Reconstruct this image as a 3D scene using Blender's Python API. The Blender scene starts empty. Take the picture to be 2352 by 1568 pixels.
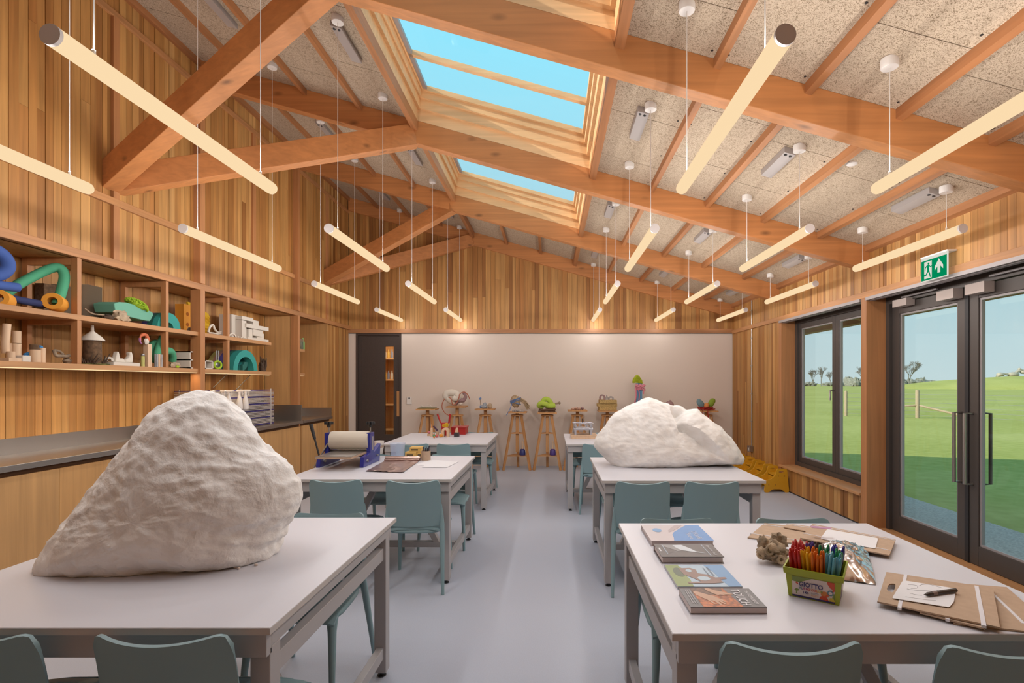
import bpy, math, random
from mathutils import Vector, Matrix, noise as mnoise
R = random.Random(7)
sc = bpy.context.scene
COL = sc.collection
# ------------------------------------------------------------------ camera (photo frame 2352 x 1568)
F, U0, V0, H = 1180.0, 1265.0, 879.0, 1.5      # focal in px, vanishing point of the room's depth axis, eye height
cam_d = bpy.data.cameras.new('camera'); cam = bpy.data.objects.new('camera', cam_d); COL.objects.link(cam)
cam_d.sensor_width = 36.0; cam_d.lens = 36.0 * F / 2352.0
cam_d.shift_x = (1176 - U0) / 2352.0; cam_d.shift_y = (V0 - 784) / 2352.0
cam.location = (0, 0, H); cam.rotation_euler = (math.pi / 2, 0, 0)
cam_d.clip_start = 0.05; cam_d.clip_end = 2000
sc.camera = cam
sc.view_settings.view_transform = 'Standard'; sc.view_settings.look = 'None'
sc.view_settings.exposure = 0.0; sc.view_settings.gamma = 1.0
sc.view_settings.use_curve_mapping = False
# ------------------------------------------------------------------ sky
w = bpy.data.worlds.new('sky'); sc.world = w; w.use_nodes = True
nt = w.node_tree; nt.nodes.clear()
out = nt.nodes.new('ShaderNodeOutputWorld'); bg = nt.nodes.new('ShaderNodeBackground')
tc = nt.nodes.new('ShaderNodeTexCoord'); sep = nt.nodes.new('ShaderNodeSeparateXYZ'); rp = nt.nodes.new('ShaderNodeValToRGB')
nt.links.new(tc.outputs['Generated'], sep.inputs[0]); nt.links.new(sep.outputs['Z'], rp.inputs[0])
nt.links.new(rp.outputs[0], bg.inputs[0]); nt.links.new(bg.outputs[0], out.inputs[0])
el = rp.color_ramp.elements
el[0].position = 0.0; el[0].color = (0.62, 0.76, 0.80, 1)
el[1].position = 0.9; el[1].color = (0.40, 0.66, 0.90, 1)
e = el.new(0.22); e.color = (0.44, 0.70, 0.80, 1)
e = el.new(0.55); e.color = (0.30, 0.82, 1.02, 1)
bg.inputs[1].default_value = 1.0
# sun: low, from the far (left) side of the roof; the eaves throw the shade on the lawn
sun_d = bpy.data.lights.new('sun', 'SUN'); sun = bpy.data.objects.new('sun', sun_d); COL.objects.link(sun)
sun_d.energy = 5.5; sun_d.angle = 0.01; sun_d.color = (1, 0.93, 0.82)
sdir = Vector((math.cos(math.radians(27.5)), 0.22, -math.sin(math.radians(27.5))))
sun.rotation_euler = sdir.to_track_quat('-Z', 'Y').to_euler(); sun.location = (-20, 0, 20)
FILL_COL = (1.0, .965, .94)
FILL_UP, FILL_DOWN = 3.0, 24.0                 # watts of the unseen fill lights added above and below each tube

# ------------------------------------------------------------------ pixel helpers (distance always from what the thing touches)
def PY(u, v, Y): return Vector(((u - U0) * Y / F, Y, H + (V0 - v) * Y / F))
def PZ(u, v, z):
    Y = (H - z) * F / (v - V0)
    return Vector(((u - U0) * Y / F, Y, z))
def PX(u, v, X):
    Y = X * F / (u - U0)
    return Vector((X, Y, H + (V0 - v) * Y / F))

# ------------------------------------------------------------------ mesh helpers
class G:
    def __init__(s): s.v = []; s.f = []; s.mark = 0
    def add(s, vs, fs):
        o = len(s.v); s.mark = o
        s.v += [tuple(p) for p in vs]; s.f += [tuple(i + o for i in f) for f in fs]; return s
    def box(s, x0, x1, y0, y1, z0, z1):
        return s.add([(x0,y0,z0),(x1,y0,z0),(x1,y1,z0),(x0,y1,z0),(x0,y0,z1),(x1,y0,z1),(x1,y1,z1),(x0,y1,z1)],
                     [(0,3,2,1),(4,5,6,7),(0,1,5,4),(1,2,6,5),(2,3,7,6),(3,0,4,7)])
    def cbox(s, c, d): return s.box(c[0]-d[0]/2, c[0]+d[0]/2, c[1]-d[1]/2, c[1]+d[1]/2, c[2]-d[2]/2, c[2]+d[2]/2)
    def slab(s, x0, x1, y0, y1, b0, b1):           # follows the roof pitch
        a, b = zc(x0), zc(x1)
        return s.add([(x0,y0,a+b0),(x1,y0,b+b0),(x1,y1,b+b0),(x0,y1,a+b0),(x0,y0,a+b1),(x1,y0,b+b1),(x1,y1,b+b1),(x0,y1,a+b1)],
                     [(0,3,2,1),(4,5,6,7),(0,1,5,4),(1,2,6,5),(2,3,7,6),(3,0,4,7)])
    def tube(s, pts, r, n=10, closed=False, caps=True, squash=1.0):
        P = [Vector(p) for p in pts]; m = len(P)
        rr = r if isinstance(r, (list, tuple)) else [r] * m
        vs = []; up = None
        for i in range(m):
            if closed: t = (P[(i+1) % m] - P[i-1])
            else: t = P[min(i+1, m-1)] - P[max(i-1, 0)]
            if t.length < 1e-9: t = Vector((0,0,1))
            t.normalize()
            if up is None:
                a = Vector((0,0,1)) if abs(t.z) < 0.9 else Vector((1,0,0))
                up = (a - t * a.dot(t)).normalized()
            else:
                up = (up - t * up.dot(t))
                up = up.normalized() if up.length > 1e-6 else t.orthogonal().normalized()
            sd = t.cross(up)
            for k in range(n):
                a = 2*math.pi*k/n
                vs.append(P[i] + (up*math.cos(a)*squash + sd*math.sin(a)) * rr[i])
        fs = []
        for i in range(m if closed else m-1):
            j = (i+1) % m
            for k in range(n):
                l = (k+1) % n
                fs.append((i*n+k, i*n+l, j*n+l, j*n+k))
        if caps and not closed:
            fs.append(tuple(range(n-1, -1, -1))); fs.append(tuple((m-1)*n+k for k in range(n)))
        return s.add(vs, fs)
    def lathe(s, prof, n=20, at=(0,0,0), axis='z', caps=True):
        vs = []; at = Vector(at)
        for r, h in prof:
            for k in range(n):
                a = 2*math.pi*k/n; c, d = r*math.cos(a), r*math.sin(a)
                vs.append(at + (Vector((c, d, h)) if axis == 'z' else Vector((c, h, d)) if axis == 'y' else Vector((h, c, d))))
        fs = []; m = len(prof)
        for i in range(m-1):
            for k in range(n):
                l = (k+1) % n
                fs.append((i*n+k, i*n+l, (i+1)*n+l, (i+1)*n+k))
        if caps: fs.append(tuple(range(n-1,-1,-1))); fs.append(tuple((m-1)*n+k for k in range(n)))
        return s.add(vs, fs)
    def prism(s, poly, d0, d1, plane='xz'):
        def p3(p, d): return (p[0], d, p[1]) if plane == 'xz' else (p[0], p[1], d) if plane == 'xy' else (d, p[0], p[1])
        n = len(poly); vs = [p3(p, d0) for p in poly] + [p3(p, d1) for p in poly]
        fs = [tuple(range(n)), tuple(range(2*n-1, n-1, -1))] + [(i, n+i, n+(i+1) % n, (i+1) % n) for i in range(n)]
        return s.add(vs, fs)
    def blob(s, c, r, n=14, m=9, amp=0.0, freq=3.0, seed=0.0):
        c = Vector(c); vs = []; fs = []
        for i in range(m+1):
            th = math.pi*i/m
            for k in range(n):
                ph = 2*math.pi*k/n
                d = Vector((math.sin(th)*math.cos(ph), math.sin(th)*math.sin(ph), math.cos(th)))
                q = 1 + (amp*mnoise.fractal(d*freq + Vector((seed, seed*1.7, -seed)), 1.0, 2.0, 4) if amp else 0)
                vs.append(c + Vector((d.x*r[0], d.y*r[1], d.z*r[2])) * q)
        for i in range(m):
            for k in range(n):
                l = (k+1) % n
                fs.append((i*n+k, (i+1)*n+k, (i+1)*n+l, i*n+l))
        return s.add(vs, fs)
    def arch(s, ro, ri, y0, y1, n=18, at=(0,0,0), a0=0.0, a1=math.pi, sx=1.0):
        poly = [(at[0]+sx*ro*math.cos(a0+(a1-a0)*i/n), at[2]+ro*math.sin(a0+(a1-a0)*i/n)) for i in range(n+1)]
        poly2 = [(at[0]+sx*ri*math.cos(a0+(a1-a0)*i/n), at[2]+ri*math.sin(a0+(a1-a0)*i/n)) for i in range(n+1)]
        vs = []
        for (a, b) in zip(poly, poly2):
            vs += [(a[0], at[1]+y0, a[1]), (b[0], at[1]+y0, b[1]), (b[0], at[1]+y1, b[1]), (a[0], at[1]+y1, a[1])]
        fs = [(0,1,2,3), (4*n+3, 4*n+2, 4*n+1, 4*n)]
        for i in range(n):
            for k in range(4):
                l = (k+1) % 4
                fs.append((4*i+k, 4*i+4+k, 4*i+4+l, 4*i+l))
        return s.add(vs, fs)
    def last(s, mat):                               # transform what was added last
        for i in range(s.mark, len(s.v)): s.v[i] = tuple(mat @ Vector(s.v[i]))
        return s
    def build(s, name, mat, parent=None, smooth=False, bevel=0.0, loc=None):
        me = bpy.data.meshes.new(name); me.from_pydata(s.v, [], s.f); me.update()
        import bmesh as _b
        bm = _b.new(); bm.from_mesh(me); _b.ops.recalc_face_normals(bm, faces=bm.faces); bm.to_mesh(me); bm.free()
        if mat is not None: me.materials.append(mat)
        if smooth:
            me.polygons.foreach_set('use_smooth', [True]*len(me.polygons))
            me.set_sharp_from_angle(angle=math.radians(48))
        o = bpy.data.objects.new(name, me); COL.objects.link(o)
        if parent is not None: o.parent = parent
        if loc is not None: o.location = loc
        if bevel:
            b = o.modifiers.new('bevel', 'BEVEL'); b.width = bevel; b.segments = 2; b.limit_method = 'ANGLE'
        return o

def tag(o, label, cat, group=None, kind=None):
    o['label'] = label
    if cat: o['category'] = cat
    if group: o['group'] = group
    if kind: o['kind'] = kind
    return o
def struct(o, label=None):
    o['kind'] = 'structure'
    if label: o['label'] = label
    return o
def thing(name, label, cat, loc=(0,0,0), rz=0.0, group=None):
    o = bpy.data.objects.new(name, None); COL.objects.link(o); o.empty_display_size = 0.05
    o.location = loc; o.rotation_euler = (0, 0, rz)
    return tag(o, label, cat, group)
def empty_struct(name):
    o = bpy.data.objects.new(name, None); COL.objects.link(o); o.empty_display_size = 0.1; o['kind'] = 'structure'; return o
def dup(root, loc, rz, label, group=None):
    r = root.copy(); COL.objects.link(r); r.location = loc; r.rotation_euler = (0, 0, rz); r['label'] = label
    if group: r['group'] = group
    for ch in list(root.children):
        c = ch.copy(); COL.objects.link(c); c.parent = r
        for g in ch.children:
            d = g.copy(); COL.objects.link(d); d.parent = c
    return r
UNIT = {}
def unit_box(name, mat, x0, x1, y0, y1, z0, z1, parent):   # alike pieces share one cube mesh
    k = mat.name
    if k not in UNIT:
        g = G().box(-.5,.5,-.5,.5,-.5,.5); me = bpy.data.meshes.new('unit_' + k); me.from_pydata(g.v, [], g.f); me.materials.append(mat); UNIT[k] = me
    o = bpy.data.objects.new(name, UNIT[k]); COL.objects.link(o)
    o.location = ((x0+x1)/2, (y0+y1)/2, (z0+z1)/2); o.scale = (x1-x0, y1-y0, z1-z0); o.parent = parent
    return o
def lettering(name, text, size, mat, parent, loc, rot, align='CENTER', depth=0.0004, sx=1.0, bold=0.0):
    cu = bpy.data.curves.new(name, 'FONT'); cu.body = text; cu.size = size; cu.align_x = align; cu.align_y = 'CENTER'; cu.extrude = depth; cu.resolution_u = 2; cu.offset = bold
    o = bpy.data.objects.new(name, cu); COL.objects.link(o)
    bpy.context.view_layer.update()
    me = bpy.data.meshes.new_from_object(o.evaluated_get(bpy.context.evaluated_depsgraph_get()))
    bpy.data.objects.remove(o)
    me.materials.clear(); me.materials.append(mat)
    q = bpy.data.objects.new(name, me); COL.objects.link(q); q.parent = parent; q.location = loc; q.rotation_euler = rot; q.scale = (sx, 1, 1)
    return q

# ------------------------------------------------------------------ materials
def newmat(name):
    m = bpy.data.materials.new(name); m.use_nodes = True
    n = m.node_tree.nodes; b = n['Principled BSDF']; return m, m.node_tree, n, b
def plain(name, col, rough=0.6, metal=0.0, var=0.0, vs=40.0, bump=0.0, bs=200.0, spec=0.5, coat=0.0, trans=0.0):
    m, t, n, b = newmat(name)
    b.inputs['Base Color'].default_value = (*col, 1); b.inputs['Roughness'].default_value = rough; b.inputs['Metallic'].default_value = metal
    b.inputs['Specular IOR Level'].default_value = spec; b.inputs['Coat Weight'].default_value = coat
    if trans: b.inputs['Transmission Weight'].default_value = trans
    if var or bump:
        g = n.new('ShaderNodeTexCoord')
    if var:
        nz = n.new('ShaderNodeTexNoise'); nz.inputs['Scale'].default_value = vs; nz.inputs['Detail'].default_value = 5
        t.links.new(g.outputs['Object'], nz.inputs['Vector'])
        mp = n.new('ShaderNodeMapRange'); mp.inputs[3].default_value = 1-var; mp.inputs[4].default_value = 1+var; mp.inputs[1].default_value = .3; mp.inputs[2].default_value = .7
        t.links.new(nz.outputs[0], mp.inputs[0])
        mx = n.new('ShaderNodeVectorMath'); mx.operation = 'SCALE'; mx.inputs[0].default_value = col
        t.links.new(mp.outputs[0], mx.inputs['Scale']); t.links.new(mx.outputs[0], b.inputs['Base Color'])
    if bump:
        nb = n.new('ShaderNodeTexNoise'); nb.inputs['Scale'].default_value = bs; nb.inputs['Detail'].default_value = 4
        t.links.new(g.outputs['Object'], nb.inputs['Vector'])
        bp = n.new('ShaderNodeBump'); bp.inputs['Strength'].default_value = bump; bp.inputs['Distance'].default_value = 0.01
        t.links.new(nb.outputs[0], bp.inputs['Height']); t.links.new(bp.outputs[0], b.inputs['Normal'])
    return m
def emit(name, col, s):
    m, t, n, b = newmat(name)
    b.inputs['Base Color'].default_value = (0, 0, 0, 1); b.inputs['Emission Color'].default_value = (*col, 1); b.inputs['Emission Strength'].default_value = s; b.inputs['Specular IOR Level'].default_value = 0.0; b.inputs['Roughness'].default_value = 1.0
    return m
def wood(name, cols, axis='z', rough=0.55, grain=0.22, knots=0.0, per_object=True):
    """boards: a tone for each board (object random), grain stretched along the axis"""
    m, t, n, b = newmat(name); L = t.links
    geo = n.new('ShaderNodeNewGeometry'); oi = n.new('ShaderNodeObjectInfo')
    cr = n.new('ShaderNodeValToRGB'); cr.color_ramp.interpolation = 'LINEAR'
    while len(cr.color_ramp.elements) < len(cols): cr.color_ramp.elements.new(0.5)
    for i, c in enumerate(cols):
        cr.color_ramp.elements[i].position = i / max(1, len(cols)-1); cr.color_ramp.elements[i].color = (*c, 1)
    if per_object: L.new(oi.outputs['Random'], cr.inputs[0])
    else: cr.inputs[0].default_value = 0.5
    off = n.new('ShaderNodeVectorMath'); off.operation = 'SCALE'; off.inputs[0].default_value = (37.0, 61.0, 23.0)
    L.new(oi.outputs['Random'], off.inputs['Scale'])
    ad = n.new('ShaderNodeVectorMath'); ad.operation = 'ADD'; L.new(geo.outputs['Position'], ad.inputs[0]); L.new(off.outputs[0], ad.inputs[1])
    mp = n.new('ShaderNodeMapping'); k = {'x': 0, 'y': 1, 'z': 2}[axis]
    s = [26.0, 26.0, 26.0]; s[k] = 1.1; mp.inputs['Scale'].default_value = s
    L.new(ad.outputs[0], mp.inputs[0])
    nz = n.new('ShaderNodeTexNoise'); nz.inputs['Scale'].default_value = 1.0; nz.inputs['Detail'].default_value = 6; nz.inputs['Distortion'].default_value = 0.6
    L.new(mp.outputs[0], nz.inputs['Vector'])
    nl = n.new('ShaderNodeTexNoise'); nl.inputs['Scale'].default_value = 1.3; nl.inputs['Detail'].default_value = 2; L.new(ad.outputs[0], nl.inputs['Vector'])
    mr = n.new('ShaderNodeMapRange'); mr.inputs[1].default_value = .3; mr.inputs[2].default_value = .7; mr.inputs[3].default_value = 1-grain; mr.inputs[4].default_value = 1+grain*.8
    L.new(nz.outputs[0], mr.inputs[0])
    mr2 = n.new('ShaderNodeMapRange'); mr2.inputs[1].default_value = .3; mr2.inputs[2].default_value = .7; mr2.inputs[3].default_value = .9; mr2.inputs[4].default_value = 1.1
    L.new(nl.outputs[0], mr2.inputs[0])
    mm = n.new('ShaderNodeMath'); mm.operation = 'MULTIPLY'; L.new(mr.outputs[0], mm.inputs[0]); L.new(mr2.outputs[0], mm.inputs[1])
    fac = mm.outputs[0]
    if knots:
        mk = n.new('ShaderNodeMapping'); sk = [5.0, 5.0, 5.0]; sk[k] = 2.2; mk.inputs['Scale'].default_value = sk; L.new(ad.outputs[0], mk.inputs[0])
        vo = n.new('ShaderNodeTexVoronoi'); vo.inputs['Scale'].default_value = 1.0; L.new(mk.outputs[0], vo.inputs['Vector'])
        kr = n.new('ShaderNodeMapRange'); kr.inputs[1].default_value = 0.03; kr.inputs[2].default_value = knots; kr.inputs[3].default_value = .45; kr.inputs[4].default_value = 1.0
        L.new(vo.outputs['Distance'], kr.inputs[0])
        mk2 = n.new('ShaderNodeMath'); mk2.operation = 'MULTIPLY'; L.new(fac, mk2.inputs[0]); L.new(kr.outputs[0], mk2.inputs[1]); fac = mk2.outputs[0]
    sc_ = n.new('ShaderNodeVectorMath'); sc_.operation = 'SCALE'; L.new(cr.outputs[0], sc_.inputs[0]); L.new(fac, sc_.inputs['Scale'])
    L.new(sc_.outputs[0], b.inputs['Base Color']); b.inputs['Roughness'].default_value = rough
    bp = n.new('ShaderNodeBump'); bp.inputs['Strength'].default_value = .12; bp.inputs['Distance'].default_value = .004
    L.new(nz.outputs[0], bp.inputs['Height']); L.new(bp.outputs[0], b.inputs['Normal'])
    return m
def thin_glass(name, tint=(0.95, 0.98, 0.97), refl=1.0):
    m, t, n, b = newmat(name); n.remove(b); o = n['Material Output']
    tr = n.new('ShaderNodeBsdfTransparent'); tr.inputs[0].default_value = (*tint, 1)
    gl = n.new('ShaderNodeBsdfGlossy'); gl.inputs['Roughness'].default_value = 0.0
    lw = n.new('ShaderNodeLayerWeight'); lw.inputs[0].default_value = .5
    pw = n.new('ShaderNodeMath'); pw.operation = 'POWER'; pw.inputs[1].default_value = 5.0; t.links.new(lw.outputs['Facing'], pw.inputs[0])
    mu = n.new('ShaderNodeMath'); mu.operation = 'MULTIPLY_ADD'; mu.inputs[1].default_value = .9*refl; mu.inputs[2].default_value = .04*refl; t.links.new(pw.outputs[0], mu.inputs[0])
    mx = n.new('ShaderNodeMixShader'); t.links.new(mu.outputs[0], mx.inputs[0]); t.links.new(tr.outputs[0], mx.inputs[1]); t.links.new(gl.outputs[0], mx.inputs[2])
    t.links.new(mx.outputs[0], o.inputs[0]); return m
PL = [(0.270,0.108,0.026), (0.370,0.165,0.042), (0.450,0.222,0.064), (0.395,0.170,0.044), (0.520,0.275,0.088), (0.465,0.236,0.070), (0.560,0.308,0.108)]
MT = {}
MT['plank'] = wood('cedar_plank', PL, 'z')
MT['plank_y'] = wood('cedar_rail_y', [(0.42,0.19,0.070),(0.48,0.23,0.088)], 'y')
MT['plank_x'] = wood('cedar_rail_x', [(0.40,0.18,0.075),(0.46,0.22,0.09)], 'x')
MT['post'] = wood('timber_post', [(0.42,0.18,0.066),(0.48,0.22,0.088)], 'z', grain=.14)
MT['rafter'] = wood('douglas_fir_x', [(0.47,0.185,0.058),(0.53,0.22,0.072)], 'x', grain=.16, knots=.16)
MT['brace'] = wood('douglas_fir_brace', [(0.46,0.180,0.056),(0.50,0.20,0.065)], 'x', grain=.14, knots=.14)
MT['joist'] = wood('joist_timber', [(0.34,0.135,0.048),(0.42,0.18,0.068)], 'y', grain=.18)
MT['pine'] = wood('pale_pine_lining', [(0.70,0.42,0.20),(0.76,0.48,0.25)], 'x', grain=.12)
MT['ply'] = wood('oak_ply', [(0.52,0.28,0.105),(0.58,0.33,0.135)], 'z', grain=.15, rough=.45)
MT['oakshelf'] = wood('oak_shelf', [(0.48,0.24,0.10),(0.52,0.27,0.115)], 'y', grain=.16)
MT['oak'] = wood('oak_stool', [(0.50,0.24,0.085),(0.56,0.29,0.115)], 'z', grain=.16)
MT['white'] = plain('white_plaster', (0.70,0.605,0.53), .9, bump=.05, bs=60)
MT['dark'] = plain('dark_backing', (0.10,0.045,0.018), .9)
MT['floor'] = None
MT['frame'] = plain('dark_bronze_frame', (0.085,0.072,0.065), .45, .3)
MT['door'] = plain('dark_brown_door', (0.055,0.038,0.032), .55, var=.1)
MT['steel'] = plain('brushed_steel', (0.42,0.40,0.38), .38, 1.0, bump=.05, bs=80)
MT['alu'] = plain('grey_aluminium', (0.36,0.33,0.33), .5, .3)
MT['glass'] = thin_glass('window_glass'); MT['roofglass'] = thin_glass('roof_glass', (1, 1, 1), .25)
MT['glow'] = emit('lamp_diffuser', (1.0, 0.74, 0.44), 0.97)
MT['cap'] = plain('lamp_end_cap', (0.68,0.63,0.61), .5)
MT['cable'] = plain('white_cable', (0.75,0.72,0.68), .5)
MT['whitemetal'] = plain('white_canopy', (0.74,0.70,0.66), .5)
MT['driver'] = plain('grey_driver_box', (0.40,0.36,0.34), .5, .2)
MT['black'] = plain('black_plastic', (0.02,0.02,0.022), .5)
def floor_mat():
    m, t, n, b = newmat('grey_vinyl_floor'); L = t.links
    g = n.new('ShaderNodeNewGeometry'); a = n.new('ShaderNodeTexNoise'); a.inputs['Scale'].default_value = 180; a.inputs['Detail'].default_value = 3
    c = n.new('ShaderNodeTexNoise'); c.inputs['Scale'].default_value = .7; L.new(g.outputs['Position'], a.inputs['Vector']); L.new(g.outputs['Position'], c.inputs['Vector'])
    ad = n.new('ShaderNodeMath'); ad.operation = 'ADD'; L.new(a.outputs[0], ad.inputs[0]); L.new(c.outputs[0], ad.inputs[1])
    mr = n.new('ShaderNodeMapRange'); mr.inputs[1].default_value = .7; mr.inputs[2].default_value = 1.3; mr.inputs[3].default_value = .93; mr.inputs[4].default_value = 1.07; L.new(ad.outputs[0], mr.inputs[0])
    s = n.new('ShaderNodeVectorMath'); s.operation = 'SCALE'; s.inputs[0].default_value = (0.47,0.51,0.60); L.new(mr.outputs[0], s.inputs['Scale'])
    L.new(s.outputs[0], b.inputs['Base Color']); b.inputs['Roughness'].default_value = .42; return m
MT['floor'] = floor_mat()
def woodwool():
    m, t, n, b = newmat('wood_wool_board'); L = t.links
    g = n.new('ShaderNodeNewGeometry'); oi = n.new('ShaderNodeObjectInfo')
    of = n.new('ShaderNodeVectorMath'); of.operation = 'SCALE'; of.inputs[0].default_value = (13, 7, 29); L.new(oi.outputs['Random'], of.inputs['Scale'])
    ad = n.new('ShaderNodeVectorMath'); ad.operation = 'ADD'; L.new(g.outputs['Position'], ad.inputs[0]); L.new(of.outputs[0], ad.inputs[1])
    a = n.new('ShaderNodeTexNoise'); a.inputs['Scale'].default_value = 75; a.inputs['Detail'].default_value = 3; a.inputs['Distortion'].default_value = 2.5; L.new(ad.outputs[0], a.inputs['Vector'])
    cr = n.new('ShaderNodeValToRGB'); e = cr.color_ramp.elements
    e[0].position = .36; e[0].color = (0.20,0.14,0.085,1); e[1].position = .52; e[1].color = (0.52,0.41,0.30,1); L.new(a.outputs[0], cr.inputs[0])
    L.new(cr.outputs[0], b.inputs['Base Color']); b.inputs['Roughness'].default_value = .95
    bp = n.new('ShaderNodeBump'); bp.inputs['Strength'].default_value = .5; bp.inputs['Distance'].default_value = .004; L.new(a.outputs[0], bp.inputs['Height']); L.new(bp.outputs[0], b.inputs['Normal']); return m
MT['wool'] = woodwool()
# ================================================================== the room
XL, XR, YB, YN = -3.65, 3.28, 9.29, -1.6      # left wall, right wall, back wall, wall behind the camera
SL = 0.279                                      # roof pitch: rises to the left
def zc(x): return 2.90 + SL * (XR - x)          # underside of the ceiling boards
RAFT = [-0.875, 1.20, 3.27, 5.34, 7.42]
SX0, SX1 = -1.40, 0.43                          # roof-light strip
floor = struct(G().box(XL-.6, 3.62, YN, YB+.02, -.1, 0).build('floor', MT['floor']), 'smooth pale grey vinyl floor')

# ---- ceiling: boards between joists and rafters
ceil = empty_struct('ceiling'); ceil['label'] = 'sloping ceiling of wood wool boards between timber joists'
jx = [XL+.0, -3.10, -2.53, -1.96, SX0, SX1, 1.04, 1.61, 2.18, 2.76, XR]
bays = [(YN, RAFT[0])] + [(RAFT[i], RAFT[i+1]) for i in range(4)] + [(RAFT[4], YB)]
for bi, (ya, yb) in enumerate(bays):
    for j in range(len(jx)-1):
        if jx[j] == SX0 and 1 <= bi <= 4: continue          # the roof light
        if jx[j] == SX0:
            segs = [(SX0, -.79), (-.79, -.18), (-.18, SX1)]
        else: segs = [(jx[j], jx[j+1])]
        for (xa, xb) in segs:
            if bi in (0, 1):                                   # above and behind the camera
                G().slab(xa, xb, ya, yb, 0, .04).build('ceiling_board', MT['wool'], ceil); continue
            n = 2 if bi < 5 else 2
            off = .45 + .25*((j*37) % 3)/3
            c1, c2 = ya + (yb-ya)*(off-.22), ya + (yb-ya)*(off+.16)
            for (y0, y1) in ((ya, c1), (c1, c2), (c2, yb)):
                G().slab(xa+.003, xb-.003, y0+.003, y1-.003, 0, .03).build('ceiling_board', MT['wool'], ceil)
# roof deck above, with the roof-light openings left free
rd = G()
rd.slab(XL-.7, SX0-.05, YN-.3, YB+.6, .06, .34); rd.slab(SX1+.05, 4.62, YN-.3, YB+.6, .06, .30)
for a, b in ((YN-.3, RAFT[0]-.04), (RAFT[4]+.04, YB+.6)): rd.slab(SX0-.05, SX1+.05, a, b, .06, .34)
for r in RAFT[1:4]: rd.slab(SX0-.05, SX1+.05, r-.05, r+.05, .06, .34)
struct(rd.build('trim_1', MT['dark']), 'roof build-up above the ceiling boards')
# joists
for bi, (ya, yb) in enumerate(bays):
    for x in jx + ([-.79, -.18] if bi == 5 else []):
        if x in (SX0, SX1): continue
        if x == XL: x0, x1 = XL, XL+.055
        elif x == XR: x0, x1 = XR-.05, XR
        else: x0, x1 = x-.021, x+.021
        G().slab(x0, x1, ya+.03, yb-.03, -.062, .0).build('ceiling_joist', MT['joist'], ceil)
    for x0, x1 in ((SX0-.03, SX0+.03), (SX1-.03, SX1+.03)):
        G().slab(x0, x1, ya+.03, yb-.03, -.105, 0).build('trimmer_joist', MT['joist'], ceil)
# screws along the joists of the two right-hand bays that show them
scr = G().lathe([(.008, -.004), (.008, 0)], 6); scrm = bpy.data.meshes.new('screw'); scrm.from_pydata(scr.v, [], scr.f); scrm.materials.append(MT['black'])
for bi in (2, 3):
    ya, yb = bays[bi]
    for x in jx[6:10]:
        for k in range(4):
            for sx in (-.05, .05):
                y = ya+.12+(yb-ya-.24)*k/3
                o = bpy.data.objects.new('screw', scrm); COL.objects.link(o); o.parent = ceil; o.location = (x+sx, y, zc(x+sx))
sd_ = PX(1925, 433, 2.30); tag(G().lathe([(.03,-.012),(.04,-.006),(.04,.004)], 16).build('smoke_detector', MT['whitemetal'], None, True, loc=(2.30, 3.92, zc(2.30))), 'small white disc detector on the right-hand ceiling boards', 'detector')
# rafters (one timber each)
for i, r in enumerate(RAFT):
    o = G().slab(XL+.02, XR, r-.055, r+.055, -.235, -.0).build('rafter', MT['rafter'], None, bevel=.004)
    struct(o, 'deep orange fir rafter crossing the ceiling'); o.name = 'trim_rafter'
o = struct(G().slab(XL+.02, XR, YB-.09, YB, -.235, 0).build('trim_rafter', MT['rafter'], None, bevel=.004), 'rafter set against the back wall')
# struts in V pairs from the left wall
def beam(name, p, q, w_, h_, mat, parent=None):
    p, q = Vector(p), Vector(q); t = (q-p).normalized(); s = t.cross(Vector((0,0,1))).normalized(); u = s.cross(t)
    g = G(); vs = []
    for P in (p, q):
        for a, b in ((-1,-1),(1,-1),(1,1),(-1,1)): vs.append(P + s*a*w_/2 + u*b*h_/2)
    g.add(vs, [(0,1,2,3),(7,6,5,4),(0,4,5,1),(1,5,6,2),(2,6,7,3),(3,7,4,0)])
    return g.build(name, mat, parent, bevel=.004)
for (yf, ya, yb) in ((4.29, 3.27, 5.34), (8.36, 7.42, YB-.05), (.16, -.875, 1.2)):
    for yt in (ya, yb):
        o = beam('trim_strut', (XL-.02, yf + (.03 if yt > yf else -.03), 3.19), (-1.42, yt, 4.06), .13, .21, MT['brace'])
        struct(o, 'slanting fir strut bracing the rafter from the left wall')

# ---- roof lights
for bi in (1, 2, 3, 4):
    ya, yb = bays[bi]
    sk = empty_struct('window_skylight'); sk['label'] = 'timber lined roof light showing blue sky'
    y0, y1 = ya+.055, yb-.055; x0, x1 = SX0+.03, SX1-.03
    for nm, a in (('lining', (x0-.03, x0, y0, y1)), ('lining', (x1, x1+.03, y0, y1)), ('lining', (x0, x1, y0-.03, y0)), ('lining', (x0, x1, y1, y1+.03))):
        G().slab(*a, 0, .345).build(nm, MT['pine'], sk)
    for d, b0, b1, nm, mt in ((.03, .12, .30, 'inner_lining', 'pine'), (.055, .22, .32, 'sash', 'pine'), (.08, .29, .34, 'glazing_rail', 'pine')):
        for a in ((x0, x0+d, y0, y1), (x1-d, x1, y0, y1), (x0+d, x1-d, y0, y0+d), (x0+d, x1-d, y1-d*1.2, y1)):
            G().slab(*a, b0, b1).build(nm, MT[mt], sk)
    G().slab(x0+.08, x0+.12, y0+.08, y1-.08, .30, .335).build('blind_rail', MT['alu'], sk)
    G().slab(x0+.08, x1-.08, ya+1.365, ya+1.415, .30, .345).build('glazing_bar', MT['pine'], sk)
    for (g0, g1) in ((y0+.08, ya+1.37), (ya+1.41, y1-.08)):
        G().slab(x0+.08, x1-.08, g0, g1, .322, .328).build('pane', MT['roofglass'], sk)

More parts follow.
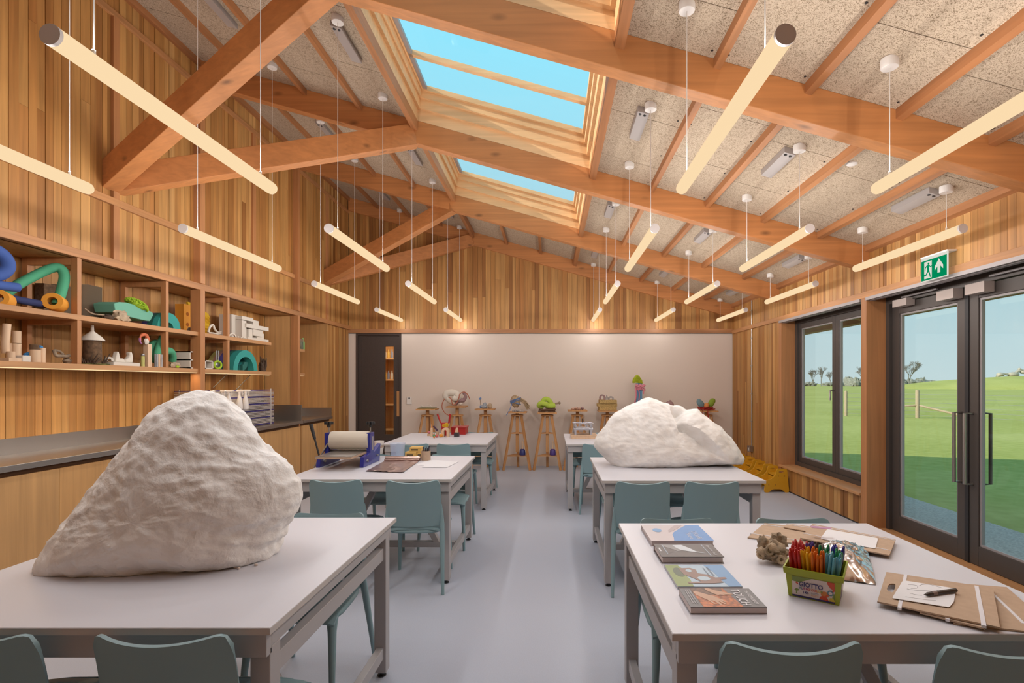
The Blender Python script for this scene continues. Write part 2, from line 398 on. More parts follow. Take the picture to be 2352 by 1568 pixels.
# ---- back wall
DX0, DX1, DZ = -3.52, -2.70, 2.40
wb = struct(G().box(XL-.6, DX0, YB, YB+.15, 0, DZ).box(DX1, XR+.3, YB, YB+.15, 0, DZ).prism([(XL-.6,DZ),(XR+.3,DZ),(XR+.3,zc(XR+.3)+.06),(XL-.6,zc(XL-.6)+.06)], YB+.02, YB+.15, 'xz').build('wall_back', MT['white']), 'plain off-white plaster wall under planked gable')
wbp = struct(G().prism([(XL,DZ-.01),(XR,DZ-.01),(XR,zc(XR)-.01),(XL,zc(XL)-.01)], YB-.015, YB+.02, 'xz').build('wall_back_backing', MT['dark'], wb))
def planks_x(parent, x0, x1, y, z0, ztop, mat, wmin=.05, wmax=.105):
    x = x0
    while x < x1-.02:
        wd = min(R.choice((.055,.07,.08,.1))*R.uniform(.92,1.08), x1-x)
        zt = min(ztop(x), ztop(x+wd)); d = R.uniform(0,.006)
        if R.random() < .25 and zt-z0 > 1:
            zm = z0 + (zt-z0)*R.uniform(.3,.75)
            unit_box('plank', mat, x+.0015, x+wd-.0015, y-d-.001, y+.018, z0, zm-.001, parent)
            unit_box('plank', mat, x+.0015, x+wd-.0015, y-d, y+.018, zm+.001, zt, parent)
        else: unit_box('plank', mat, x+.0015, x+wd-.0015, y-d, y+.018, z0, zt, parent)
        x += wd
planks_x(wb, XL+.02, XR, YB-.035, DZ+.07, lambda x: zc(x)-.20, MT['plank'])
G().box(XL, XR, YB-.05, YB-.0, DZ, DZ+.07).build('rail', MT['plank_x'], wb)
# door in the back wall, with a slim vision panel into the store
dr = empty_struct('door_1'); dr['label'] = 'dark brown door with slim vision panel'
for a in ((DX0, DX0+.035, DZ), (DX1-.035, DX1, DZ)): G().box(a[0], a[1], YB-.012, YB+.12, 0, a[2]-.001).build('door_frame', MT['door'], dr)
G().box(DX0+.035, DX1-.035, YB-.012, YB+.12, DZ-.045, DZ-.001).build('door_frame', MT['door'], dr)
px0, px1, pz0, pz1 = (883-U0)*YB/F, (903-U0)*YB/F, H+(V0-998)*YB/F, H+(V0-795)*YB/F
lf = G(); lx0, lx1 = DX0+.037, DX1-.037
lf.box(lx0, px0, YB+.03, YB+.075, .008, DZ-.05).box(px1, lx1, YB+.03, YB+.075, .008, DZ-.05).box(px0, px1, YB+.03, YB+.075, .008, pz0).box(px0, px1, YB+.03, YB+.075, pz1, DZ-.05)
lfo = lf.build('leaf', MT['door'], dr)
G().box(lx0+.055, lx0+.06, YB+.027, YB+.031, .01, DZ-.06).build('hinge_seam', MT['frame'], dr)
G().box(px0, px1, YB+.05, YB+.055, pz0, pz1).build('vision_panel', MT['glass'], dr)
pr = PY(910.5, 898, YB); pq = PY(919, 956, YB)
G().box(pr.x, pq.x, YB+.01, YB+.03, pq.z, pr.z).build('pull_plate', MT['oak'], dr, bevel=.003)
# store beyond the door
st = struct(G().box(-4.6, -1.9, YB+.15, 11.8, -.1, -.005).build('floor_store', MT['floor']))
st2 = struct(G().box(-4.6, -1.9, 11.75, 11.85, 0, 3).box(-4.65, -4.55, YB+.15, 11.8, 0, 3).box(-1.95, -1.85, YB+.15, 11.8, 0, 3).box(-4.6, -1.9, YB+.15, 11.8, 2.9, 3).build('wall_store', MT['ply']))
su = thing('store_shelving', 'pale timber store shelving seen through the door panel', 'shelving', (-3.72, 11.5, 0))
for x in (-.62, -.02, .6): G().box(x, x+.025, -.18, .2, 0, 2.5).build('upright', MT['pine'], su)
for z in (.45, 1.0, 1.55, 2.02, 2.45): G().box(-.6, .6, -.17, .2, z, z+.03).build('shelf', MT['pine'], su)
G().box(-.6,.6,.19,.21,0,2.5).build('back_panel', MT['ply'], su)
bc = [(.8,.75,.7),(.75,.5,.12),(.25,.3,.5),(.7,.68,.66),(.5,.3,.15)]
for i in range(8):
    x = -3.75+.075*i; z = 1.58 if i < 5 else 2.05; x = x if i < 5 else x-.3
    b = G().lathe([(.025,0),(.027,.01),(.027,.12),(.012,.15),(.012,.19)], 10).build('paint_bottle', plain('store_bottle_%d' % i, bc[i % 5], .4), None, True, loc=(x, 11.40, z+.002))
    tag(b, 'small paint bottle on the store shelf behind the door panel', 'bottle', 'bottles in the store')
sl = thing('store_lamp', 'round ceiling lamp in the store behind the dark door', 'lamp', (-3.0, 10.6, 2.9))
G().lathe([(.16,-.05),(.17,-.04),(.17,0)], 20).build('diffuser', emit('store_glow', (1,.8,.55), 6), sl, True)
sld = bpy.data.lights.new('store_lamp_light', 'POINT'); sld.energy = 45; sld.color = (1,.8,.56); sld.shadow_soft_size = .1
slo = bpy.data.objects.new('store_lamp_light', sld); COL.objects.link(slo); slo.parent = sl; slo.location = (0,0,-.2)
# wall behind the camera
struct(G().prism([(XL-.6,0),(XR+.3,0),(XR+.3,zc(XR+.3)+.06),(XL-.6,zc(XL-.6)+.06)], YN-.12, YN, 'xz').build('wall_front', MT['ply']), 'wall behind the viewpoint')

# ---- left wall
wl = struct(G().box(XL-.12, XL-.03, YN, YB, 2.52, 4.9).build('wall_left', MT['dark']), 'cedar planked wall over built-in shelving')
def planks_y(parent, y0, y1, xface, side, z0, z1, mat, split=.2, ws=(.05,.062,.07,.08)):
    y = y0
    while y < y1-.015:
        wd = min(R.choice(ws)*R.uniform(.92,1.08), y1-y); d = R.uniform(0,.005)
        xa, xb = (xface-.02, xface+d) if side > 0 else (xface-d, xface+.02)
        if R.random() < split and z1-z0 > .9:
            zm = z0+(z1-z0)*R.uniform(.25,.75)
            unit_box('plank', mat, xa, xb, y+.0014, y+wd-.0014, z0, zm-.001, parent); unit_box('plank', mat, xa, xb-.001*side, y+.0014, y+wd-.0014, zm+.001, z1, parent)
        else: unit_box('plank', mat, xa, xb, y+.0014, y+wd-.0014, z0, z1, parent)
        y += wd
planks_y(wl, 2.7, YB-.02, XL, 1, 2.52, zc(XL), MT['plank'])
G().box(XL-.03, XL, YN, 2.7, 2.52, zc(XL)).build('panel', MT['ply'], wl)
for z0, z1, d in ((2.975, 3.035, .03), (4.545, 4.60, .025), (2.455, 2.52, .055)):
    G().box(XL-.02, XL+d, YN, YB-.05, z0, z1).build('rail', MT['plank_y'], wl, bevel=.003)
for y in (1.2, 3.27, 5.28, 7.30):
    G().box(XL-.03, XL+.075, y-.035, y+.035, 2.52, 4.6).build('post', MT['post'], wl, bevel=.003)
for y in (2.3, 4.29, 6.29, 8.36):
    G().box(XL-.03, XL+.026, y-.03, y+.03, 2.52, 4.55).build('batten', MT['post'], wl, bevel=.002)
# planked stretch beyond the second alcove, and the pier between
XF = -3.62; XBK = -4.05
Y2 = 8.30
struct(G().box(XL-.5, XL-.03, Y2+.02, YB, 0, 2.455).build('wall_left_pier', MT['dark'], wl))
planks_y(wl, Y2, YB-.02, XL, 1, 0, 2.455, MT['plank'])
struct(G().box(XBK-.1, XBK-.03, YN, Y2+.02, 0, 2.6).build('wall_left_back', MT['dark'], wl))
planks_y(wl, 2.3, 7.26, XBK, 1, 1.08, 2.455, MT['plank'], split=.12, ws=(.06,.075,.09))
planks_y(wl, 7.33, Y2, XBK, 1, 1.08, 2.455, MT['plank'], split=.1, ws=(.08,.1))
G().box(XBK-.03, XBK, YN, 2.3, .9, 2.455).build('panel', MT['ply'], wl)
G().box(XBK, XL+.0, YN, Y2+.02, 2.455, 2.52).build('soffit', MT['ply'], wl)
for y in (1.2, 3.27, 5.28, 7.30):
    if y in (5.28, 7.30): G().box(XF-.06, XF+.045, y-.035, y+.035, .0, 2.455).build('post', MT['post'], wl, bevel=.003)
G().box(XBK, XF-.06, 7.275, 7.325, 0, 2.455).build('end_panel', MT['ply'], wl)
G().box(XBK, XF+.0, Y2, Y2+.03, 0, 2.455).build('end_panel', MT['ply'], wl)

# ---- right wall: upper planks, window, pier, double door
wr = struct(G().box(XR+.02, XR+.2, YN, YB, 2.42, 3.0).box(XR+.02, XR+.2, 7.30, YB, 0, 2.42).box(XR+.02, XR+.16, 5.38, 7.30, 0, .30).box(XR+.02, XR+.2, YN, 3.20, 0, 2.42).build('wall_right', MT['dark']), 'cedar planked wall with glazed doors and window')
planks_y(wr, 3.2, YB-.02, XR, -1, 2.44, 2.90, MT['plank'], ws=(.055,.065,.075))
planks_y(wr, 7.36, YB-.02, XR, -1, 0, 2.38, MT['plank'], split=.3)
planks_y(wr, 5.40, 7.27, XR, -1, 0.0, .315, MT['plank'], ws=(.065,.08,.095))
G().box(XR, XR+.02, YN, 3.2, 0, 2.9).build('panel', MT['ply'], wr)
G().box(XR-.025, XR+.03, YN, YB-.05, 2.38, 2.445).build('rail', MT['plank_y'], wr, bevel=.003)
G().box(XR-.012, XR+.02, YN, YB-.05, 2.862, 2.90).build('rail', MT['plank_y'], wr)
G().box(XR-.018, XR+.18, 7.27, 7.355, .0, 2.38).build('jamb', MT['post'], wr, bevel=.003)
G().box(XR-.03, XR+.18, 5.29, 5.385, 0, 2.38).build('jamb', MT['post'], wr, bevel=.003)
G().box(XR-.02, XR+.18, 3.20, 3.285, 0, 2.38).build('jamb', MT['post'], wr, bevel=.003)
G().box(XR-.045, XR+.19, 5.39, 7.30, .315, .345).build('window_sill', MT['oakshelf'], wr, bevel=.004)
G().box(XR+.0, XR+.34, 3.285, 5.29, -.02, .006).build('threshold', MT['oakshelf'], wr)
GX = XR+.18
def sash(parent, y0, y1, z0, z1, st_, name='sash', x=GX+.02, bot=None):
    s = G(); d = .055; bt = bot or st_
    s.box(x, x+d, y0, y0+st_, z0, z1).box(x, x+d, y1-st_, y1, z0, z1).box(x, x+d, y0+st_, y1-st_, z0, z0+bt).box(x, x+d, y0+st_, y1-st_, z1-st_, z1)
    o = s.build(name, MT['frame'], parent, bevel=.003)
    b = G(); e = .018; xx = x+.012
    b.box(xx, xx+.03, y0+st_, y0+st_+e, z0+bt, z1-st_).box(xx, xx+.03, y1-st_-e, y1-st_, z0+bt, z1-st_).box(xx, xx+.03, y0+st_+e, y1-st_-e, z0+bt, z0+bt+e).box(xx, xx+.03, y0+st_+e, y1-st_-e, z1-st_-e, z1-st_)
    b.build('glazing_bead', MT['alu'], o)
    G().box(x+.022, x+.028, y0+st_, y1-st_, z0+bt, z1-st_).build('pane', MT['glass'], o)
    return o
wn = empty_struct('window_1'); wn['label'] = 'dark framed two-leaf window over a low timber sill'
fr = G().box(GX, GX+.09, 7.215, 7.27, .345, 2.38).box(GX, GX+.09, 5.385, 5.44, .345, 2.38).box(GX, GX+.09, 5.44, 7.215, .345, .40).box(GX, GX+.09, 5.44, 7.215, 2.325, 2.38).build('window_frame', MT['frame'], wn)
sash(wn, 6.285, 7.215, .40, 2.325, .068); sash(wn, 5.44, 6.28, .40, 2.325, .068)
hz = H+(V0-908)*6.25/F
G().tube([(GX+.02,6.31,hz+.06),(GX-.03,6.31,hz+.06),(GX-.03,6.31,hz-.06)], .008, 8).build('window_handle', MT['steel'], wn, True)
G().tube([(GX+.08,6.38,hz+.06),(GX+.12,6.38,hz+.06),(GX+.12,6.38,hz-.06)], .008, 8).build('window_handle', MT['black'], wn, True)
dd = empty_struct('door_2'); dd['label'] = 'dark framed glazed double doors to the lawn'
G().box(GX-.01, GX+.09, 5.235, 5.29, 0, 2.38).box(GX-.01, GX+.09, 3.285, 3.34, 0, 2.38).box(GX-.01, GX+.09, 3.34, 5.235, 2.30, 2.38).build('door_frame', MT['frame'], dd)
l1 = sash(dd, 4.292, 5.235, .01, 2.295, .105, 'leaf', bot=.16); l2 = sash(dd, 3.345, 4.286, .01, 2.295, .105, 'leaf', bot=.16)
G().box(GX+.012, GX+.02, 4.27, 4.31, .01, 2.295).build('meeting_stile', MT['black'], dd)
def pull(y, x0, dx, mt, nm='pull_handle'):
    za, zb = H+(V0-948)*4.3/F, H+(V0-1108)*4.3/F
    G().tube([(x0,y,za),(x0+dx,y,za),(x0+dx,y,zb),(x0,y,zb)], .013, 10).build(nm, mt, dd, True)
pull(4.345, GX+.02, -.07, MT['steel']); pull(4.235, GX+.02, -.07, MT['steel'])
pull(4.345, GX+.075, .09, MT['frame']); pull(4.235, GX+.075, .09, MT['frame'])
# closers and shading tracks above the doors
closer = plain('pale_grey_closer', (0.50,0.42,0.38), .5, .1)
for i, (y0, y1, z0, z1) in enumerate(((4.90,5.10,2.245,2.315),(4.33,4.52,2.215,2.30),(4.02,4.21,2.215,2.30))):
    G().box(GX-.07, GX+.015, y0, y1, z0, z1).build('door_closer', closer, dd, bevel=.003)
G().box(GX-.05, GX-.03, 4.55, 5.0, 2.325, 2.34).build('closer_arm', MT['alu'], dd)
G().box(GX-.05, GX-.03, 3.6, 4.0, 2.325, 2.34).build('closer_arm', MT['alu'], dd)
for y0, y1 in ((3.25, 5.28), (5.40, 7.30)):
    bt = tag(G().box(XR+.0, XR+.05, y0, y1, 2.345, 2.38).box(XR-.035, XR-.0, y0, y1+.02, 2.35, 2.382).build('blind_track', MT['alu'], None), 'slim grey blind track above the ' + ('glazed double doors' if y0 < 4 else 'two-leaf window'), 'blind track')

# ---- skirting-free joints: a thin dark line at the foot of the right wall
struct(G().box(XR-.008, XR, 5.39, YB, 0, .012).build('dark_line_right', MT['black']))

# ---- pendant tube lamps
TZ = 2.62; ROWS = [(-2.67, 'row beside the left wall'), (-1.61, 'row above the left tables'), (.755, 'row just right of the roof lights'), (1.88, 'row above the right tables'), (2.99, 'row beside the glazed doors')]
ORD = ['nearest', 'second', 'third', 'farthest']
def add_fill_light(parent, energy, z, up):  # unseen lights added around each tube to brighten the room
    if up:
        d = bpy.data.lights.new('tube_fill_light', 'AREA'); d.shape = 'RECTANGLE'; d.size = .05; d.size_y = 1.25; d.energy = energy; d.color = FILL_COL
        o = bpy.data.objects.new('tube_fill_light', d); COL.objects.link(o); o.parent = parent; o.location = (0, .67, z); o.rotation_euler = (math.pi, 0, 0); return
    for y, dx, dz in ((.15,-.03,0), (.41,.035,-.03), (.67,0,-.06), (.93,-.035,-.015), (1.19,.03,-.045)):
        d = bpy.data.lights.new('tube_fill_light', 'POINT'); d.shadow_soft_size = 0.0; d.energy = energy/5; d.color = FILL_COL
        o = bpy.data.objects.new('tube_fill_light', d); COL.objects.link(o); o.parent = parent; o.location = (dx, y, z+dz)
def make_lamp(x, y, label, dim=1.0):
    t = thing('pendant_lamp', label, 'lamp', (x, y, TZ), 0, 'hanging tube lamps')
    r = .034
    G().lathe([(r,.012),(r,1.30),(r*.93,1.318),(r*.7,1.33),(r*.35,1.337)], 24, axis='y').build('tube_diffuser', MT['glow'], t, True)
    G().lathe([(r*1.01,0),(r*1.01,.012)], 24, axis='y').build('end_cap', MT['cap'], t, True)
    zt = zc(x)-TZ
    for yy in (.16, 1.20):
        top = zt
        G().tube([(0,yy,r*.9),(0,yy,top-.03)], .0026, 6).build('cable', MT['cable'], t)
        G().lathe([(.006,r*.9),(.006,r+.018)], 8, at=(0,yy,0)).build('cable_grip', MT['whitemetal'], t)
        G().lathe([(.042,top-.045),(.045,top-.04),(.045,top+.005)], 18, at=(0,yy,0)).build('canopy', MT['whitemetal'], t, True)
    b = G(); s = SL
    def zs(xx): return zc(x+xx)-TZ
    xa, xb = -.085, -.0
    b.add([(xa,.22,zs(xa)-.045),(xb,.22,zs(xb)-.045),(xb,.66,zs(xb)-.045),(xa,.66,zs(xa)-.045),(xa,.22,zs(xa)),(xb,.22,zs(xb)),(xb,.66,zs(xb)),(xa,.66,zs(xa))],
          [(0,3,2,1),(4,5,6,7),(0,1,5,4),(1,2,6,5),(2,3,7,6),(3,0,4,7)])
    bo = b.build('driver_box', MT['driver'], t)
    for q in (-.064, -.028):
        G().lathe([(.011,-.05),(.011,-.04)], 10, at=(q,.25,zs(q))).build('dark_hole_disc', MT['black'], bo)  # black discs stand for the box's holes, their darkness put into the colour
    add_fill_light(t, FILL_UP*dim, .05, True); add_fill_light(t, FILL_DOWN*dim, -.05, False)
    return t
DIM = (.7, 1.35, 1.4, .9, .16)                   # added fill weakened per row to avoid hot spots on nearby surfaces
for (x, nm), dm in zip(ROWS, DIM):
    for i in range(4):
        make_lamp(x, 1.65+2.073*i, 'glowing tube lamp, %s in the %s' % (ORD[i], nm), dm*(1.15, 1.05, .9, .28)[i])
# ================================================================== outside
GZ = -.2
def grass_mat():
    m, t, n, b = newmat('lawn'); L = t.links
    g = n.new('ShaderNodeNewGeometry'); a = n.new('ShaderNodeTexNoise'); a.inputs['Scale'].default_value = 4.5; a.inputs['Detail'].default_value = 8; L.new(g.outputs['Position'], a.inputs['Vector'])
    c = n.new('ShaderNodeTexNoise'); c.inputs['Scale'].default_value = .12; c.inputs['Detail'].default_value = 3; L.new(g.outputs['Position'], c.inputs['Vector'])
    ad = n.new('ShaderNodeMath'); ad.operation = 'ADD'; L.new(a.outputs[0], ad.inputs[0]); L.new(c.outputs[0], ad.inputs[1])
    cr = n.new('ShaderNodeValToRGB'); e = cr.color_ramp.elements; e[0].position = .35; e[0].color = (0.30,0.31,0.075,1); e[1].position = .66; e[1].color = (0.45,0.43,0.14,1)
    hf = n.new('ShaderNodeMath'); hf.operation = 'MULTIPLY'; hf.inputs[1].default_value = .5; L.new(ad.outputs[0], hf.inputs[0]); L.new(hf.outputs[0], cr.inputs[0])
    L.new(cr.outputs[0], b.inputs['Base Color']); b.inputs['Roughness'].default_value = 1.0; b.inputs['Specular IOR Level'].default_value = .1; return m
MT['grass'] = grass_mat()
MT['bark'] = plain('grey_bark', (0.20,0.19,0.17), .9)
MT['fence'] = plain('fence_timber', (0.42,0.31,0.20), .85, var=.2)
struct(G().box(-30, 600, -120, 700, GZ-.5, GZ).build('lawn', MT['grass']), 'green lawn and field outside the glazed doors')
pth = plain('path_tarmac', (0.44,0.39,0.36), .95, var=.25, vs=45)
struct(G().box(3.46, 5.25, -6, 16, GZ-.1, GZ+.03).build('path', pth), 'grey gravel path along the glazed wall')
# eaves: soffit boards and fascia
so = G()
ev = struct(G().slab(XR+.2, 4.62, YN-.3, YB+.6, -.02, .06).build('eaves', plain('soffit_board', (0.30,0.17,0.075), .8)), 'timber soffit of the roof overhang outside')
G().slab(4.60, 4.66, YN-.3, YB+.6, -.14, .2).build('fascia', MT['plank_y'], ev)
for r in (1.2, 3.27, 5.34, 7.42): G().slab(XR+.2, 4.58, r-.05, r+.05, -.16, -.02).build('rafter_tail', MT['rafter'], ev)
# fence: strainer post with two struts, plain posts, wires
p = PZ(2107, 960, GZ)
fp = thing('strainer_post', 'pale timber corner fence post with two slanting braces on the lawn', 'fence post', p)
G().lathe([(.085,0),(.085,1.32),(.07,1.36)], 10).build('post', MT['fence'], fp, True)
G().tube([(.05,0,.62),(1.25,-2.2,.05)], .05, 8).build('brace', MT['fence'], fp); G().tube([(-.05,0,.62),(-2.2,.8,.4)], .05, 8).build('brace', MT['fence'], fp)
p2 = PZ(1943, 955, GZ)
f2 = tag(G().lathe([(.07,0),(.07,1.25),(.055,1.3)], 10).build('fence_post', MT['fence'], None, True, loc=p2), 'plain round fence post seen through the two-leaf window', 'fence post')
f3 = tag(G().lathe([(.07,0),(.07,1.25),(.055,1.3)], 10).build('fence_post', MT['fence'], None, True, loc=(p.x+5.2, p.y-9.5, GZ)), 'plain fence post out of line with the braced corner post', 'fence post')
wire = thing('wire_fence', 'thin wire strands running along the fence posts', 'fence', p)
for k in range(6):
    z = .15+.2*k
    G().tube([(0,0,z),(5.2,-9.5,z)], .006, 4).build('strand', MT['alu'], wire); G().tube([(0,0,z),(p2.x-p.x,p2.y-p.y,z)], .006, 4).build('strand', MT['alu'], wire)
# bare trees
def tree(u, v, Y, h, label, seed, spread=.5):
    rr = random.Random(seed); base = Vector(((u-U0)*Y/F, Y, GZ)); g = G()
    def grow(p, d, l, r, k):
        q = p + d*l
        g.tube([p, p+d*l*.5+Vector((rr.uniform(-1,1),rr.uniform(-1,1),0))*l*.05, q], [r, r*.85, r*.65], 5 if k > 1 else 4, caps=False)
        if k <= 0: return
        for i in range(3 if k > 1 else 3):
            a = rr.uniform(0, 6.28); b = rr.uniform(.25, .8)*spread*1.5
            n = (d + Vector((math.cos(a), math.sin(a), .12))*b).normalized()
            grow(p+d*l*rr.uniform(.65,1.0), n, l*rr.uniform(.6,.82), max(r*.58, .014), k-1)
    grow(Vector((0,0,0)), Vector((0,0,1)), h*.25, h*.020, 7)
    t = thing('bare_tree', label, 'tree', base, 0, 'bare trees across the field')
    g.build('branches', MT['bark'], t); return t
for a in ((1868,0,250,11.5,'bare tree at far edge of field, leftmost in the window',1), (1886,0,255,12.5,'taller bare tree beside the leftmost one in the window',2), (1908,0,262,10,'bare tree half hidden by the window mullion',3),
          (1981,0,240,13,'bare tree showing just left of the timber pier',4), (2088,0,165,11.5,'large bare tree spreading beyond the braced fence post',5)): tree(*a)
bush = plain('hedge_twigs', (0.24,0.24,0.20), .95, var=.3, vs=2)
for i, (u, Y, wd, hh) in enumerate(((1950,255,2.4,4.6),(1963,250,2.4,4.2),(1976,258,2.4,4),(2095,170,9,3.4),(2118,180,11,2.6),(2150,200,14,2.0),(2180,190,9,1.9),(2060,190,10,3),(1850,270,12,2.2),(1925,270,12,2.0))):
    P = Vector(((u-U0)*Y/F, Y, GZ))
    h = G(); 
    for k in range(7): h.blob((R.uniform(-wd/2,wd/2), R.uniform(-1,1), hh*.42), (max(wd*.2,.9), 1.6, hh*R.uniform(.4,.62)), 14, 8, .5, 2.5, i*3+k)
    tag(h.build('hedge_bush', bush, None, False, loc=P), 'low leafless hedge clump on the horizon, %s' % ['under the leftmost mullion side','left of the timber pier','next to the pier, behind trees','under the large bare tree','right of the large bare tree','halfway to the mound','at the foot of the mound','behind the door post','at the window edge','behind the mullion'][i], 'hedge', 'hedge along the field edge')
# mound with a pale reclining form on it
md = struct(G().blob((0,0,-2), (62, 26, 6.1), 40, 16, .05, 2, 5).build('mound', MT['grass'], None, True, loc=(158, 150, GZ)), 'grassy mound at the field edge')
sm = plain('pale_bronze', (0.42,0.36,0.28), .5)
sx = PY(2318, 861, 150)
sg = thing('outdoor_sculpture', 'weathered reclining bronze form on top of the grassy mound', 'sculpture', (sx.x, 150, sx.z-.75))
G().blob((-2.6,0,.9),(1.0,.8,.55),14,9,.25,2,1).blob((1.2,0,.9),(1.6,.9,.8),14,9,.25,2,2).blob((4.2,0,1.6),(1.0,.8,.5),14,9,.2,2,3).tube([(-3.6,0,.1),(-2.4,0,1.2),(-.6,0,1.0),(.8,0,.5)],.35,8).tube([(1,0,.6),(2.6,0,2.0),(3.6,0,2.2),(5.5,0,1.4),(6.2,0,.1)],.4,8).blob((3.0,0,2.5),(.4,.4,.4)).build('body', sm, sg, True)
# ================================================================== tables and chairs
MT['top'] = plain('white_laminate', (0.64,0.64,0.69), .35)
MT['topedge'] = plain('laminate_edge', (0.52,0.49,0.47), .5)
MT['tframe'] = plain('grey_powder_coat', (0.42,0.405,0.41), .5, .1)
MT['teal'] = plain('teal_polypropylene', (0.225,0.345,0.375), .48, bump=.02, bs=900)
TT = .79
def table(label, x0, x1, y0, y1, rz=0.0):
    cx, cy = (x0+x1)/2, (y0+y1)/2; a, b = (x1-x0)/2, (y1-y0)/2
    t = thing('work_table', label, 'table', (cx, cy, 0), rz, 'work tables')
    G().box(-a, a, -b, b, TT-.022, TT).build('table_top', MT['top'], t, bevel=.0015)
    G().box(-a, a, -b-.0012, -b, TT-.021, TT-.002).box(-a, a, b, b+.0012, TT-.021, TT-.002).box(-a-.0012, -a, -b, b, TT-.021, TT-.002).box(a, a+.0012, -b, b, TT-.021, TT-.002).build('edge_band', MT['topedge'], t)
    i = .022; w = .06; zt = TT-.024
    for sy in (-1, 1):
        yy = sy*(b-i); G().box(-a+i, a-i, min(yy, yy-sy*.03), max(yy, yy-sy*.03), zt-.075, zt).build('apron', MT['tframe'], t, bevel=.002)
    for sx in (-1, 1):
        xx = sx*(a-i)
        G().box(min(xx, xx-sx*.03), max(xx, xx-sx*.03), -b+i+.03, b-i-.03, zt-.055, zt).build('apron', MT['tframe'], t, bevel=.002)
        xa, xb = min(xx, xx-sx*w), max(xx, xx-sx*w)
        for sy in (-1, 1):
            yy = sy*(b-i-.02)
            lg = G().box(xa, xb, min(yy, yy-sy*w), max(yy, yy-sy*w), .025, zt-.055).build('leg', MT['tframe'], t, bevel=.003)
            G().lathe([(.022,0),(.022,.006),(.012,.008),(.012,.03)], 12, at=((xa+xb)/2, yy-sy*w/2, 0)).build('levelling_foot', MT['black'], lg)
        ys = b-i-.02-w
        G().box(xa+.012, xb-.012, -ys, ys, zt-.165, zt-.105).build('end_rail', MT['tframe'], t, bevel=.002)
        G().box(xa+.012, xb-.012, -ys, ys, .10, .155).build('foot_rail', MT['tframe'], t, bevel=.002)
    G().box(-a+i+w, a-i-w, -.03, .03, .105, .15).build('stretcher', MT['tframe'], t, bevel=.002)
    for sx in (-1, 1):
        o = beam('brace', (sx*.08, 0, zt-.03), (sx*(a*.62), 0, .14), .045, .05, MT['tframe'], t)
    G().box(-.14, .14, -b+.05, b-.05, zt-.05, zt).build('centre_rail', MT['tframe'], t)
    return t
FL = table('work table carrying the tall peaked plaster rock, nearest on the left', -2.09, -.815, 1.49, 2.71)
FR = table('work table with books and lime pen box, nearest on the right', .345, 1.60, 1.455, 2.60)
ML = table('work table carrying the blue etching press', -1.975, -.735, 3.79, 4.99)
MR = table('work table carrying the long low plaster rock', .375, 1.565, 3.735, 4.91)
BL = table('work table with red toolbox by the back wall', -1.97, -.74, 6.00, 7.26)
BR = table('work table with small metal press by the back wall', .18, 1.40, 5.97, 7.17)

def grid_shell(fn, nu, nv, th):
    """closed shell of thickness th over the surface fn(s,t)"""
    g = G(); top = []; bot = []
    P = [[Vector(fn(-1+2*i/nu, j/nv)) for i in range(nu+1)] for j in range(nv+1)]
    def nrm(i, j):
        a = P[j][min(i+1,nu)]-P[j][max(i-1,0)]; b = P[min(j+1,nv)][i]-P[max(j-1,0)][i]; return a.cross(b).normalized()
    vs = [P[j][i]+nrm(i,j)*th/2 for j in range(nv+1) for i in range(nu+1)] + [P[j][i]-nrm(i,j)*th/2 for j in range(nv+1) for i in range(nu+1)]
    N = (nu+1)*(nv+1); w_ = nu+1; fs = []
    for j in range(nv):
        for i in range(nu):
            q = (j*w_+i, j*w_+i+1, (j+1)*w_+i+1, (j+1)*w_+i); fs.append(q); fs.append(tuple(N+k for k in reversed(q)))
    ring = [i for i in range(w_)] + [j*w_+nu for j in range(1,nv+1)] + [nv*w_+i for i in range(nu-1,-1,-1)] + [j*w_ for j in range(nv-1,0,-1)]
    for k in range(len(ring)):
        a, b = ring[k], ring[(k+1) % len(ring)]; fs.append((b, a, N+a, N+b))
    return g.add(vs, fs)
def make_chair():
    t = thing('side_chair', 'x', 'chair')
    def back(s, q):
        w_ = .199 - .006*q
        z = .462 + q*.335
        if q > .5: z += ((q-.5)/.5)*(.024*s*s - .012)
        if abs(s) > .80:
            e = min(1.0, (abs(s)-.80)/.20); dr = 1-math.sqrt(max(0.0, 1-e*e))
            if q > .6: z -= .040*dr*((q-.6)/.4)**2
            if q < .3: z += .016*dr*((.3-q)/.3)**2
        return (s*w_, -.205 - .055*q**1.2 + .042*abs(s)**2.2, z)
    grid_shell(back, 32, 16, .011).build('backrest', MT['teal'], t, True)
    def seat(s, q):
        y = -.20+.415*q; w_ = .188+.022*q
        z = .445 - .012*(1-s*s)*math.sin(math.pi*min(1,q*1.1)) - .03*max(0, (q-.82)/.18)**2 - .014*abs(s)**6
        return (s*w_, y, z)
    grid_shell(seat, 12, 12, .016).build('seat', MT['teal'], t, True)
    rim = []
    for k in range(28):
        a = 2*math.pi*k/28; c, d = math.cos(a), math.sin(a)
        ex = (abs(c)**.45)*(1 if c > 0 else -1); ey = (abs(d)**.45)*(1 if d > 0 else -1)
        rim.append((ex*(.188+.01*(ey+1)), .005+ey*.198, .423))
    G().tube(rim, .014, 8, closed=True).build('seat_rim', MT['teal'], t, True)
    for sx in (-1, 1):
        G().tube([(sx*.224,-.285,0),(sx*.214,-.24,.2),(sx*.205,-.195,.38),(sx*.199,-.172,.47),(sx*.197,-.172,.54),(sx*.195,-.183,.62)], [.0115,.0145,.018,.018,.013,.005], 10).build('leg', MT['teal'], t, True)
        G().tube([(sx*.205,.225,0),(sx*.198,.205,.2),(sx*.188,.18,.36),(sx*.176,.15,.425)], [.0115,.015,.020,.03], 10).build('leg', MT['teal'], t, True)
    return t
proto = make_chair(); used = [False]
